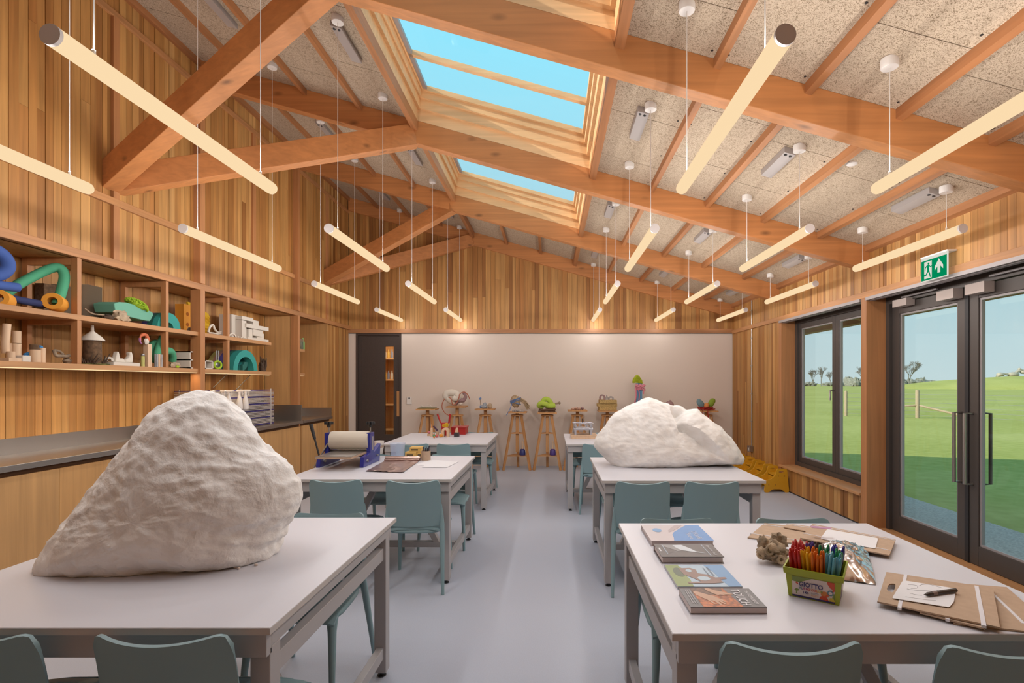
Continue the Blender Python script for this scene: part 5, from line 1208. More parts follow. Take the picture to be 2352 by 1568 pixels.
for pl in ([(-.075,.025),(-.052,.028),(-.048,-.02),(-.066,-.026)], [(-.055,.024),(-.035,.005),(-.012,.008),(-.012,.014),(-.034,.013),(-.052,.03)], [(-.076,.024),(-.095,.012),(-.098,-.014),(-.092,-.015),(-.088,.006),(-.07,.016)], [(-.064,-.02),(-.05,-.018),(-.036,-.05),(-.028,-.078),(-.038,-.079),(-.05,-.045)], [(-.066,-.022),(-.055,-.026),(-.078,-.058),(-.112,-.062),(-.112,-.052),(-.084,-.047)]):
    sgn(pl, 'figure_limb', MT['signgreen'], -.005)
# ================================================================== things on the tables
def TP(u, v, dz=0.0): return PZ(u, v, TT+dz)
MT['paper'] = plain('white_paper', (0.74,0.74,0.76), .8); MT['pages'] = plain('page_block', (0.60,0.54,0.54), .9); MT['kraft'] = plain('kraft_board', (0.46,0.33,0.23), .85, var=.05); MT['elastic'] = plain('white_elastic', (0.70,0.69,0.73), .7)
# ---- four books
def book(label, x0, x1, y0, y1, th, cover, hard=True, over=.004):
    cx, cy = (x0+x1)/2, (y0+y1)/2; a, b = (x1-x0)/2, (y1-y0)/2; t = thing('book', label, 'book', (cx, cy, TT+.0005), 0, 'books on the right-hand table'); c = .0022
    o = over if hard else 0
    cv = G().box(-a,a,-b,b,th-c,th).box(-a,a,-b,b,0,c).box(-a,a,b-c,b,c,th-c).build('cover', cover, t)
    G().box(-a+o,a-o,-b+o,b-c,c,th-c).build('page_block', MT['pages'], t)
    def dec(name, poly, mat, k=1):      # poly in (0..1 foot->head, 0..1 back->front)
        G().prism([(-a+2*a*p, b-2*b*q) for p, q in poly], th+.0003*k, th+.0003*k+.0002, 'xy').build(name, mat, cv)
    def txt(name, s, size, p, q, mat, sx=1.0, k=5): lettering(name, s, size, mat, cv, (-a+2*a*p, b-2*b*q, th+.0003*k), (0,0,-math.pi/2), depth=.0001, sx=sx)
    return dec, txt
def flat(n, c, r=.4): return plain(n, c, r)
def ell(cx, cy, rx, ry, n=18): return [(cx+rx*math.cos(2*math.pi*i/n), cy+ry*math.sin(2*math.pi*i/n)) for i in range(n)]
dec, txt = book('blue and white art book farthest in the row of four', .438, .712, 2.238, 2.486, .022, flat('cover_shell',(0.56,0.50,0.51)))
dec('cover_print', [(.79,0),(.62,.25),(.46,.5),(.41,.65),(.40,.8),(.365,1),(1,1),(1,0)], flat('cover_blue',(0.10,0.26,0.56)))
dec('cover_print', [(.60,0),(.50,.16),(.40,.36),(.38,.5),(.44,.44),(.60,.22),(.72,0)], flat('cover_shell_shade',(0.44,0.37,0.38)), 2); dec('cover_print', ell(.21,.36,.075,.12), flat('cover_blue2',(0.16,0.33,0.58)), 2)
wt_ = flat('cover_white_ink',(0.62,0.68,0.80)); txt('cover_title', "O'Keeffe", .034, .80, .68, wt_); txt('cover_title', '&', .016, .735, .5, wt_); txt('cover_title', 'Moore', .032, .68, .72, wt_)
dec, txt = book('dark grey hardback with a white shape, second in the row', .437, .682, 2.020, 2.183, .026, flat('cover_charcoal',(0.105,0.085,0.08)))
dec('cover_print', [(.10,.08),(.30,.10),(.34,.40),(.42,.52),(.28,.62),(.16,.74),(.32,.55),(.16,.26)], flat('cover_mid',(0.26,0.25,0.25))); dec('cover_print', [(.30,.12),(.46,.10),(.58,.44),(.62,.60),(.78,.76),(.58,.66),(.40,.52),(.34,.38)], flat('cover_pale',(0.56,0.60,0.64)), 2)
w2 = flat('cover_silver_ink',(0.60,0.60,0.62)); txt('cover_title', 'Beyond the Visual', .0165, .89, .52, w2)
dec('cover_rule', [(.80,.08),(.815,.08),(.815,.92),(.80,.92)], flat('cover_rule_ink',(0.36,0.42,0.50)), 2); dec('cover_rule', [(.12,.1),(.135,.1),(.135,.8),(.12,.8)], flat('cover_rule_ink2',(0.36,0.42,0.50)), 3); dec('cover_rule', [(.03,.34),(.055,.34),(.055,.6),(.03,.6)], w2, 3)
dec, txt = book('thin paperback with a bronze form against sky, third in the row', .437, .660, 1.768, 1.978, .009, flat('cover_sky',(0.40,0.52,0.62)), False)
dec('cover_print', [(.66,0),(.74,.35),(.76,.7),(.80,1),(1,1),(1,0)], flat('cover_deepsky',(0.17,0.33,0.55))); dec('cover_print', [(0,0),(.22,0),(.28,.25),(.24,.45),(.27,.7),(.25,1),(0,1)], flat('cover_grass',(0.25,0.32,0.11))); dec('cover_print', ell(.17,.36,.09,.22), flat('cover_shade_tree',(0.10,0.13,0.08)), 2)
br = flat('cover_bronze',(0.26,0.16,0.13)); cs = flat('cover_sky2',(0.42,0.54,0.62))
dec('cover_print', [(.20,.18),(.40,.16),(.48,.26),(.46,.42),(.60,.48),(.70,.62),(.86,.60),(.86,.68),(.74,.72),(.76,.84),(.60,.88),(.20,.88),(.20,.82),(.42,.80),(.32,.62),(.22,.48)], br, 3)
dec('cover_print', ell(.345,.30,.05,.07), cs, 4); dec('cover_print', ell(.50,.66,.10,.10), cs, 4)
ik = flat('cover_grey_ink',(0.15,0.17,0.22)); txt('cover_title', 'HENRY MOORE', .0125, .69, .34, ik); txt('cover_title', 'STUDIOS & GARDENS', .0085, .62, .36, ik)
dec, txt = book('grey paperback with two hands, nearest in the row', .430, .664, 1.578, 1.722, .021, flat('cover_slate',(0.15,0.145,0.15)), False)
dec('cover_print', [(.15,0),(.17,1),(.70,1),(.62,0)], plain('cover_rust',(0.42,0.12,0.03),.4,var=.6,vs=70)); dec('cover_print', [(.15,0),(.155,.3),(.55,.42),(.60,0)], plain('cover_umber',(0.15,0.07,0.035),.4,var=.5,vs=60), 2)
sk_ = flat('cover_skin',(0.52,0.30,0.19))
dec('cover_print', [(.16,.22),(.20,.16),(.34,.36),(.42,.46),(.46,.58),(.49,.60),(.52,.76),(.50,.78),(.46,.68),(.50,.86),(.47,.87),(.42,.70),(.44,.90),(.41,.90),(.36,.70),(.33,.68),(.36,.86),(.33,.86),(.29,.66),(.24,.54),(.18,.40)], sk_, 3)
dec('cover_print', [(.36,.0),(.42,.02),(.50,.16),(.58,.22),(.66,.30),(.70,.36),(.66,.38),(.56,.34),(.62,.40),(.58,.42),(.50,.36),(.52,.42),(.48,.42),(.42,.28),(.36,.12)], sk_, 4)
wk = flat('cover_white2',(0.72,0.71,0.73)); txt('cover_title', 'TOUCH', .040, .755, .52, wk, .84, 7); txt('cover_title', 'THE POWER OF', .0165, .90, .52, wk, .86, 7)
for q in (.06,.09,.12): dec('cover_rule', [(q,.12),(q+.012,.12),(q+.012,.82),(q,.82)], flat('cover_small_ink_%d' % int(q*100),(0.34,0.33,0.34)), 3)

# ---- lime pen box
bx = TP(1811,1367); br_ = TP(1923,1390.5); ang = math.atan2(br_.y-bx.y, br_.x-bx.x); W_ = .148; D_ = .150; HB = .098
cxy = bx + Vector((math.cos(ang),math.sin(ang),0))*W_/2 + Vector((-math.sin(ang),math.cos(ang),0))*D_/2
pb = thing('pen_box', 'lime green plastic box of felt pens on the right-hand table', 'box', (cxy.x, cxy.y, TT+.0005), ang)
MT['limebox'] = plain('lime_polypropylene', (0.30,0.36,0.012), .35); a, b = W_/2, D_/2
def frustum(g, a0, b0, z0, a1, b1, z1):
    return g.add([(-a0,-b0,z0),(a0,-b0,z0),(a0,b0,z0),(-a0,b0,z0),(-a1,-b1,z1),(a1,-b1,z1),(a1,b1,z1),(-a1,b1,z1)], [(0,1,5,4),(1,2,6,5),(2,3,7,6),(3,0,4,7)])
g = frustum(G(), a, b, 0, a+.008, b+.008, HB-.02); g.f.append((3,2,1,0)); frustum(g, a-.002, b-.002, .002, a+.006, b+.006, HB-.02); g.build('tub', MT['limebox'], pb)
g = G(); frustum(g, a+.008, b+.008, HB-.022, a+.013, b+.013, HB-.020); frustum(g, a+.013, b+.013, HB-.020, a+.015, b+.015, HB); frustum(g, a+.010, b+.010, HB, a+.006, b+.006, HB-.022); g.v = g.v; n0 = len(g.v)
g.add([(-a-.015,-b-.015,HB),(a+.015,-b-.015,HB),(a+.015,b+.015,HB),(-a-.015,b+.015,HB),(-a-.010,-b-.010,HB),(a+.010,-b-.010,HB),(a+.010,b+.010,HB),(-a-.010,b+.010,HB)], [(0,1,5,4),(1,2,6,5),(2,3,7,6),(3,0,4,7)]); g.build('rim', MT['limebox'], pb)
sl_ = .008/(HB-.02)                            # wall batter
LB = bpy.data.objects.new('front_label', None); COL.objects.link(LB); LB.parent = pb; LB.location = (0, -b-.0006, 0); LB.rotation_euler = (math.pi/2 - math.atan(sl_)*-1, 0, 0)
def lab(poly, mat, k=0, name='label_print', par=None):
    G().prism(poly, .0003*k, .0003*k+.0002, 'xy').build(name, mat, par or LB)
lw_, lh = a-.012, HB-.026
wl_ = flat('label_white',(0.60,0.54,0.53)); navy = flat('label_navy',(0.035,0.03,0.13)); red_ = flat('label_red',(0.50,0.06,0.02)); org = flat('label_orange',(0.55,0.20,0.04)); lg_ = flat('label_green',(0.17,0.24,0.05)); yl = flat('label_yellow',(0.55,0.42,0.04)); tl = flat('label_teal',(0.08,0.20,0.26)); mg = flat('label_magenta',(0.34,0.06,0.14))
lab([(-lw_,.004),(lw_,.004),(lw_,lh),(-lw_,lh)], wl_, 0, 'label_panel'); lab([(-lw_,.003),(lw_,.003),(lw_,.009),(-lw_,.009)], navy, 1)
lab([(-lw_,lh),(-lw_,lh-.017),(-lw_+.02,lh-.019),(-lw_+.035,lh-.012),(-lw_+.05,lh-.004),(-lw_+.06,lh)], lg_, 1); lab([(lw_,lh),(lw_,lh-.026),(lw_-.012,lh-.02),(lw_-.020,lh-.008),(lw_-.022,lh)], red_, 1)
lab([(lw_-.044+p*1, q) for p, q in [(0,.010),(.002,.018),(.01,.023),(.02,.021),(.026,.012),(.027,.009)]], red_, 2); lab([(lw_-.028+.012*math.cos(t*.4), .028+.010*math.sin(t*.4)) for t in range(15)], org, 1); lab([(lw_-.016,.009),(lw_-.014,.02),(lw_,.022),(lw_,.009)], yl, 1); lab([(lw_-.007,.022),(lw_-.004,.034),(lw_,.036),(lw_,.014)], lg_, 2)
lab([(lw_-.028,.022),(lw_-.023,.022),(lw_,.045),(lw_,.053)], red_, 3); lab([(lw_-.012+.009*math.cos(t*.42), .036+.009*math.sin(t*.42)) for t in range(15)], tl, 4); lab([(lw_-.012+.0055*math.cos(t*.42), .036+.0055*math.sin(t*.42)) for t in range(15)], wl_, 5)
lab([(-lw_+.010,.050),(-lw_+.014,.056),(-lw_+.019,.047),(-lw_+.015,.046)], red_, 1); lab([(-lw_+.006,.024),(-lw_+.012,.032),(-lw_+.02,.030),(-lw_+.021,.025),(-lw_+.015,.023),(-lw_+.014,.014),(-lw_+.011,.014),(-lw_+.012,.022)], lg_, 1)
lettering('label_lettering', 'GIOTTO', .0215, navy, LB, (-.006,.0485,.0022), (0,0,0), depth=.0001, sx=.86, bold=.00055)
xx = -.0385
for ch, mt in zip('TURBO', (tl,navy,mg,mg,red_)): lettering('label_lettering', ch, .0105, mt, LB, (xx,.0345,.0022), (0,0,0), depth=.0001, bold=.0003); xx += .0068
xx += .003
for ch, mt in zip('COLOR', (red_,red_,org,yl,lg_)): lettering('label_lettering', ch, .0105, mt, LB, (xx,.0345,.0022), (0,0,0), depth=.0001, bold=.0003); xx += .0068
lettering('label_lettering', '144', .0125, navy, LB, (-.022,.0215,.0012), (0,0,0), depth=.0001, bold=.0003)
for k in range(4): lab([(-.006,.0255-.0032*k),(.016,.0255-.0032*k),(.016,.0245-.0032*k),(-.006,.0245-.0032*k)], (navy,tl,org,org)[k], 1)
SB = bpy.data.objects.new('side_label', None); COL.objects.link(SB); SB.parent = pb; SB.location = (a+.0006, 0, 0); SB.rotation_euler = (math.pi/2 + math.atan(sl_), 0, math.pi/2)
lab([(-b+.012,.004),(b-.012,.004),(b-.012,lh),(-b+.012,lh)], wl_, 0, 'label_panel', SB)
for k, mt in enumerate((mg,tl,navy)): lab([(-b+.02+.02*k,.006),(-b+.034+.02*k,.006),(-b+.034+.02*k,.045-.008*k),(-b+.02+.02*k,.045-.008*k)], mt, 1, par=SB)
PC = dict(red=(0.42,0.015,0.012), pink=(0.60,0.10,0.09), yellow=(0.68,0.38,0.01), orange=(0.66,0.16,0.01), cyan=(0.12,0.38,0.48), green=(0.02,0.25,0.10), blue=(0.025,0.025,0.26), violet=(0.07,0.03,0.20), brown=(0.08,0.04,0.035), grey=(0.18,0.14,0.13))
pm = {k: plain('felt_pen_'+k, c, .35) for k, c in PC.items()}
pen0 = G().lathe([(.0038,0),(.0042,.002),(.0042,.085),(.0050,.088),(.0050,.128),(.0040,.137),(.0020,.141)], 8)
pmesh = {}
for k in pm:
    me = bpy.data.meshes.new('felt_pen_'+k); me.from_pydata(pen0.v, [], pen0.f); me.materials.append(pm[k]); me.polygons.foreach_set('use_smooth', [True]*len(me.polygons)); me.set_sharp_from_angle(angle=math.radians(50)); pmesh[k] = me
rr = random.Random(21); cs_, sn_ = math.cos(ang), math.sin(ang)
def pen(lx, ly, col, tx, ty, lz=.004):
    o = bpy.data.objects.new('felt_pen', pmesh[col]); COL.objects.link(o)
    o.location = (cxy.x+lx*cs_-ly*sn_, cxy.y+lx*sn_+ly*cs_, TT+lz); dv = Vector((tx*cs_-ty*sn_, tx*sn_+ty*cs_, 1)).normalized(); o.rotation_mode = 'QUATERNION'; o.rotation_quaternion = dv.to_track_quat('Z', 'Y')
    tag(o, '%s felt pen standing in the lime green box' % col, 'pen', '%s felt pens in the lime box' % col)
NX, NY = 11, 9
for j in range(NY):
    for i in range(NX):
        p, q = i/(NX-1), j/(NY-1)
        if q < .35: col = 'red' if p < .22 else 'yellow' if p < .48 else 'orange' if p < .72 else 'cyan'
        elif q < .65: col = 'red' if p < .22 else 'yellow' if p < .40 else 'orange' if p < .55 else 'green' if p < .85 else 'green'
        else: col = 'pink' if p < .22 else 'violet' if p < .42 else ('brown' if p < .58 else 'grey') if p < .68 else 'green' if p < .78 and q < .8 else 'blue'
        lx, ly = (p-.5)*2*(a-.012)*.93, (q-.5)*2*(b-.012)*.93
        pen(lx+rr.uniform(-.002,.002), ly+rr.uniform(-.002,.002), col, (p-.5)*.20+rr.uniform(-.05,.05), (q-.5)*.16+rr.uniform(-.05,.05), .004+rr.uniform(0,.016))
# ---- knotted wood beside the box
kw = TP(1800,1300); g = G().blob((0,.02,.035),(.055,.05,.036),26,16,.45,2.6,4).blob((-.035,.03,.06),(.020,.022,.032),14,10,.4,3,5).blob((-.05,0,.04),(.018,.02,.018),12,8,.4,3,7).blob((.01,-.01,.022),(.028,.02,.02),14,9,.4,3,6).blob((.035,.05,.062),(.03,.03,.035),14,9,.6,3,9)
for (q, r_) in (((-.03,-.018,.050),.013),((.008,-.034,.020),.012),((-.06,-.005,.03),.010)): g.tube([(q[0]+r_*math.cos(2*math.pi*i/12), q[1]+.3*r_*math.sin(2*math.pi*i/12), q[2]+r_*math.sin(2*math.pi*i/12)) for i in range(12)], .006, 6, closed=True)
kmat = plain('knotted_root', (0.36,0.27,0.18), .9, var=.55, vs=28, bump=.8, bs=45)
zmin = min(v[2] for v in g.v); g.v = [(v[0],v[1],v[2]-zmin) for v in g.v]
tag(g.build('knotted_root', kmat, None, True, loc=(kw.x-.02, kw.y+.03, TT+.0005)), 'gnarled pale root lying behind the lime pen box', 'driftwood')
# ---- crumpled foil bag
def foil_mat():
    m, t, n, bb = newmat('iridescent_foil'); L = t.links; lw = n.new('ShaderNodeLayerWeight'); lw.inputs[0].default_value = .4; tcn = n.new('ShaderNodeTexCoord'); nz = n.new('ShaderNodeTexNoise'); nz.inputs['Scale'].default_value = 22; L.new(tcn.outputs['Object'], nz.inputs['Vector'])
    ad = n.new('ShaderNodeMath'); L.new(lw.outputs['Facing'], ad.inputs[0]); L.new(nz.outputs[0], ad.inputs[1]); cr = n.new('ShaderNodeValToRGB'); e = cr.color_ramp.elements; e[0].position = .35; e[0].color = (.62,.40,.26,1); e[1].position = .95; e[1].color = (.70,.72,.74,1); e2 = e.new(.7); e2.color = (.58,.50,.44,1); L.new(ad.outputs[0], cr.inputs[0]); L.new(cr.outputs[0], bb.inputs['Base Color']); bb.inputs['Metallic'].default_value = 1; bb.inputs['Roughness'].default_value = .2; return m
bagp = [TP(1842,1262), TP(1870,1238), TP(1992,1256), TP(2014,1346), TP(1950,1334)]
P4 = [TP(1850,1258), TP(1985,1250), TP(2012,1344), TP(1905,1330)]; o0 = sum(P4, Vector())/4
def bag(s, q):
    p = (s+1)/2; base = (P4[0]*(1-p)+P4[1]*p)*(1-q)+(P4[3]*(1-p)+P4[2]*p)*q - o0
    h = .05*math.sin(math.pi*min(1,max(0,p)))*math.sin(math.pi*q)**.6
    n = mnoise.ridged_multi_fractal(Vector((base.x*16, base.y*16, 1)), 1, 2.1, 4, 1, 2)*.012*(.3+math.sin(math.pi*q)); return (base.x, base.y, .006+h+n)
gb = grid_shell(bag, 40, 40, .002); zm = min(v[2] for v in gb.v); gb.v = [(v[0],v[1],v[2]-zm) for v in gb.v]
fb = thing('foil_bag', 'crumpled shiny foil bag behind the lime pen box', 'bag', (o0.x,o0.y,TT+.0005)); gb.build('foil_body', foil_mat(), fb, True)
lp = TP(1880,1246); G().box(-.03,.05,-.012,.018,0,.0015).last(Matrix.Translation((lp.x-o0.x,lp.y-o0.y,.066)) @ Matrix.Rotation(-.3,4,'Z')).build('pink_label', plain('pink_bag_label',(0.45,0.22,0.38),.4), fb)
# ---- card folders
def sheet(name, label, cat, px, z0, th, mat, group=None, bands=(), curl=0.0, hole=None):
    P = [TP(u, v, z0) for u, v in px]; o = sum(P, Vector())/len(P); t = thing(name, label, cat, (o.x,o.y,TT+z0), 0, group) if bands or hole else None
    poly = [(p.x-o.x, p.y-o.y) for p in P]
    if hole:
        import bmesh
        hp = [TP(u, v, z0)-o for u, v in hole]; bm = bmesh.new(); vs = [bm.verts.new((x,y,0)) for x, y in poly]; es = [bm.edges.new((vs[i],vs[(i+1) % len(vs)])) for i in range(len(vs))]
        hv = [bm.verts.new((p.x,p.y,0)) for p in hp]; es += [bm.edges.new((hv[i],hv[(i+1) % len(hv)])) for i in range(len(hv))]; bmesh.ops.triangle_fill(bm, use_beauty=True, edges=es)
        ret = bmesh.ops.extrude_face_region(bm, geom=list(bm.faces)); bmesh.ops.translate(bm, verts=[v for v in ret['geom'] if isinstance(v, bmesh.types.BMVert)], vec=(0,0,th)); bm.verts.index_update()
        g = G().add([v.co.copy() for v in bm.verts], [tuple(v.index for v in f.verts) for f in bm.faces]); bm.free()
    else: g = G().prism(poly, 0, th, 'xy')
    if t is None: return tag(g.build(name, mat, None, loc=(o.x,o.y,TT+z0)), label, cat, group)
    g.build('board', mat, t)
    for (u0,v0,u1,v1,wd) in bands:
        p, q = TP(u0,v0,z0)-o, TP(u1,v1,z0)-o; d = (q-p).normalized(); n = Vector((-d.y,d.x,0))*wd/2
        G().prism([((p+n).x,(p+n).y),((q+n).x,(q+n).y),((q-n).x,(q-n).y),((p-n).x,(p-n).y)], -.0012, th+.0014, 'xy').build('elastic_band', MT['elastic'], t)
    return t
sheet('card_folder', 'kraft card folder at the left of the back pair, under another', 'folder', [(1717,1236),(1756,1203),(1880,1217),(1855,1253)], .001, .005, MT['kraft'], 'card folders', [(1723,1227,1852,1246,.006),(1753,1207,1876,1222,.006)])
sheet('card_folder', 'kraft card folder peeping out behind the back pair', 'folder', [(1800,1212),(1808,1203.5),(1900,1216),(1890,1228)], .0085, .004, MT['kraft'], 'card folders', [(1806,1206,1896,1219,.006)])
sheet('card_folder', 'kraft card folder holding a white sheet behind the pen box', 'folder', [(1838,1237),(1866,1205),(2057,1241),(2043,1277)], .0145, .005, MT['kraft'], 'card folders', [(1846,1227,2046,1267,.005),(1864,1208,2055,1243,.005)])
sheet('paper_sheet', 'white sheet with rounded corners tucked in the card folder', 'paper', rounded([(1884,1237),(1900,1215),(2017,1236),(2011,1260)], 4, 3), .0212, .0012, MT['paper'])
sheet('card_folder', 'kraft card folder fanned out at the right edge', 'folder', [(2190,1434),(2225,1344),(2312,1351),(2440,1462)], .001, .005, MT['kraft'], 'card folders', [(2275,1362,2352,1436,.009)])
sheet('card_folder', 'kraft card folder just showing under the sketching board', 'folder', [(2112,1409),(2140,1350),(2230,1362),(2262,1446)], .0075, .005, MT['kraft'], 'card folders', [(2176,1354,2176,1426,.01)])
sheet('card_folder', 'kraft sketching board with a cut hand hole and two bands', 'folder', [(2015,1384),(2036,1316),(2281,1353),(2297,1444)], .014, .005, MT['kraft'], 'card folders', [(2080,1323,2066,1400,.010),(2243,1349,2260,1441,.011)], hole=rounded([(2036,1358),(2042,1343),(2058,1343),(2054,1358),(2050,1364)], 5, 3))
skp = sheet('sketch_paper', 'white torn sheet with faint pencil lines on the sketching board', 'paper', rounded([(2049,1374),(2074,1333),(2196,1352),(2191,1383),(2180,1395)], 3, 3), .0215, .0016, MT['paper'])
so_ = Vector(skp.location); pl_ = plain('pencil_line',(0.34,0.33,0.35),.8)
for (k, L_) in enumerate(([(2083,1352),(2110,1356),(2150,1355),(2185,1364)],[(2090,1362),(2106,1366),(2118,1367)],[(2085,1342),(2105,1344),(2106,1350),(2092,1351)],[(2112,1344),(2130,1341),(2165,1350)],[(2080,1370),(2120,1376),(2150,1379)])):
    G().tube([TP(u,v,.0232)-so_ for u, v in spline([(u,v,0) for u,v in L_],4) and [(q.x,q.y) for q in spline([(u,v,0) for u,v in L_],4)]], .0007, 4).build('pencil_line', pl_, skp)
a_, b2 = TP(2122,1366,.030), TP(2196,1355,.030); dvec = (b2-a_)
gs = thing('graphite_stick', 'thick dark graphite stick lying on the sketch paper', 'drawing stick', (a_.x,a_.y,TT+.0305))
ln = dvec.length; gs.rotation_euler = (0, 0, math.atan2(dvec.y, dvec.x)); G().lathe([(.001,0),(.0062,.016),(.0068,.02),(.0068,ln-.002),(.006,ln)], 8, axis='x').build('stick', plain('graphite',(0.05,0.042,0.038),.4), gs); G().lathe([(.0071,.034),(.0071,.052)], 8, axis='x').build('paper_band', plain('graphite_band',(0.24,0.18,0.16),.6), gs)

# ================================================================== etching press table
MT['press'] = plain('royal_blue_enamel', (0.022,0.028,0.24), .3, coat=.3)
pr_ = thing('etching_press', 'blue table-top etching press with a cream drum', 'press', (-1.76, 4.5, TT+.0005))
def pbox(x0,x1,y0,y1,z0,z1,nm,mt,bev=.003): return G().box(x0+1.76,x1+1.76,y0-4.5,y1-4.5,z0-TT,z1-TT).build(nm, mt, pr_, bevel=bev)
for sx, xo in ((-1,-1.955),(1,-1.59)):
    g = G().prism([(-.20,0),(.21,0),(.235,.155),(.075,.10),(.065,.10),(.065,.275),(-.035,.275),(-.035,.10),(-.18,.085)], xo+1.76-.012, xo+1.76+.022, 'yz'); f_ = g.build('side_frame', MT['press'], pr_, bevel=.003)
    G().tube([(xo+1.765,.015,.27),(xo+1.765,.015,.335)], .006, 8).build('pressure_screw', MT['steel'], pr_)
    kn = G().lathe([(.012,.318),(.016,.33),(.016,.345)], 12, at=(xo+1.765,.015,0))
    for k in range(4): kn.box(-.038,.038,-.009,.009,.345,.368).last(Matrix.Translation((xo+1.765,.015,0)) @ Matrix.Rotation(k*math.pi/4,4,'Z'))
    kn.build('star_knob', MT['black'], pr_)
    for yy, zz in ((-.12,.045),(.13,.06)): G().lathe([(.011,0),(.011,.014)], 10, axis='x', at=(xo+1.76+.022,yy,zz)).build('bolt', MT['steel'], f_)
    G().box(xo+1.76+.02,xo+1.76+.026,-.0,.03,.12,.24).build('guide_slot', MT['alu'], f_)
G().lathe([(.078,-.165),(.08,-.16),(.08,.165),(.078,.17)], 36, axis='x', at=(0,.015,.205)).build('drum', plain('drum_felt',(0.56,0.50,0.42),.8,bump=.1,bs=300), pr_, True)
G().lathe([(.03,-.17),(.03,.17)], 16, axis='x', at=(0,.015,.09)).build('lower_roller', MT['steel'], pr_, True)
bd = pbox(-1.895,-1.60,4.13,4.93,.885,.903,'bed',plain('press_bed_board',(0.42,0.29,0.20),.6)); pbox(-1.893,-1.602,4.132,4.928,.903,.907,'bed_plate',MT['steel'],0)
hb = [PY(721,1073,4.42), PY(753,1018,4.46)]; lv = [PY(734,1050,4.40), PY(714,974,4.40)]
loc = Vector(pr_.location)
G().tube([hb[0]-loc,hb[1]-loc],.008,8).build('star_wheel_arm', MT['steel'], pr_, True); md_ = lv[0]*.45+lv[1]*.55
hn = G().tube([lv[0]-loc,lv[1]-loc],.008,8).build('crank_arm', MT['black'], pr_, True); G().tube([md_-loc,lv[1]-loc],[.012,.016],10).build('grip', MT['black'], hn, True)
G().lathe([(.016,-.06),(.016,.0)],12,axis='x',at=(lv[0].x-loc.x+.06,lv[0].y-loc.y,lv[0].z-loc.z)).build('crank_hub', MT['steel'], pr_)
# cup behind the press
cp = TP(871,1042); c_ = thing('white_cup', 'small white cup standing behind the blue press', 'cup', (cp.x,cp.y,TT+.0005)); G().lathe([(.03,0),(.032,.004),(.042,.06),(.048,.13),(.045,.13),(.039,.06),(.028,.006)],18,caps=False).build('bowl', MT['spray'], c_, True); G().tube(spline([(.0,-.043,.03),(.0,-.07,.045),(.0,-.065,.08),(.0,-.045,.09)]),.006,8).build('handle', MT['spray'], c_, True)
# jug
def frosted():
    m, t, n, b = newmat('frosted_polypropylene'); o = n['Material Output']; b.inputs['Base Color'].default_value = (.72,.78,.88,1); b.inputs['Roughness'].default_value = .3
    tr = n.new('ShaderNodeBsdfTransparent'); tr.inputs[0].default_value = (.92,.95,1,1); mx = n.new('ShaderNodeMixShader'); mx.inputs[0].default_value = .22
    t.links.new(tr.outputs[0], mx.inputs[1]); t.links.new(b.outputs[0], mx.inputs[2]); t.links.new(mx.outputs[0], o.inputs[0]); return m
MT['frosted'] = frosted()
jg = TP(913,1051); tag(G().lathe([(.0,.001),(.058,.001),(.06,.004),(.070,.125),(.076,.138),(.074,.138),(.068,.125),(.058,.006),(.0,.005)],28,caps=False).build('measuring_jug', MT['frosted'], None, True, loc=(jg.x,jg.y,TT+.0005)), 'clear frosted plastic jug right of the blue press', 'jug')
# yellow tape boxes
yb_ = plain('yellow_card_box',(0.62,0.38,0.10),.6)
ll = []
for i, (u0,u1,v0,v1,dy,lb) in enumerate(((930,956,1038,1051,0,'yellow box at bottom left, right of the jug'),(957,969,1040,1051,.01,'yellow box at bottom right, beside the pencil pot'),(940,967,1029,1039.6,.005,'yellow box lying on top of two others'))):
    Y = TP(930,1051).y; x0, x1 = (u0-U0)*Y/F, (u1-U0)*Y/F; z0, z1 = (TT+.0005, TT+.054) if i < 2 else (TT+.0545, TT+.099)
    t = thing('yellow_box', lb, 'box', ((x0+x1)/2, Y+.05+dy, z0), 0, 'yellow boxes'); h = (x1-x0)/2; G().box(-h,h,-.05,.045,0,z1-z0).build('carton', yb_, t, bevel=.005)
    G().box(-h*.7,h*.45,-.0508,-.0498,(z1-z0)*.3,(z1-z0)*.62).build('printed_band', flat('box_ink_%d' % i,(0.10,0.07,0.03)), t)
# pencil pot
pt = TP(976.5,1057.5); po = thing('pencil_pot', 'brown card pot full of dark pencils', 'pot', (pt.x,pt.y+.03,TT+.0005)); G().lathe([(.0,0),(.042,0),(.042,.086),(.039,.086),(.039,.004),(0,.004)],24,caps=False).build('card_tube', MT['kraft'], po, True)
rr = random.Random(12)
pcm = [plain('pencil_dark_%d' % k, c, .5) for k, c in enumerate(((0.03,0.03,0.05),(0.06,0.05,0.06),(0.12,0.10,0.12)))]
for k in range(16):
    an = rr.uniform(0,6.28); q = rr.uniform(.005,.028); o = G().tube([(q*math.cos(an)*.6,q*math.sin(an)*.6,.006),(q*math.cos(an)*1.25,q*math.sin(an)*1.25,rr.uniform(.105,.128))],[.0035,.0035],6).build('pencil', pcm[k % 3], None, False, loc=(pt.x,pt.y+.03,TT+.0005)); tag(o, 'dark pencil standing in the brown card pot', 'pencil', 'pencils in the card pot')
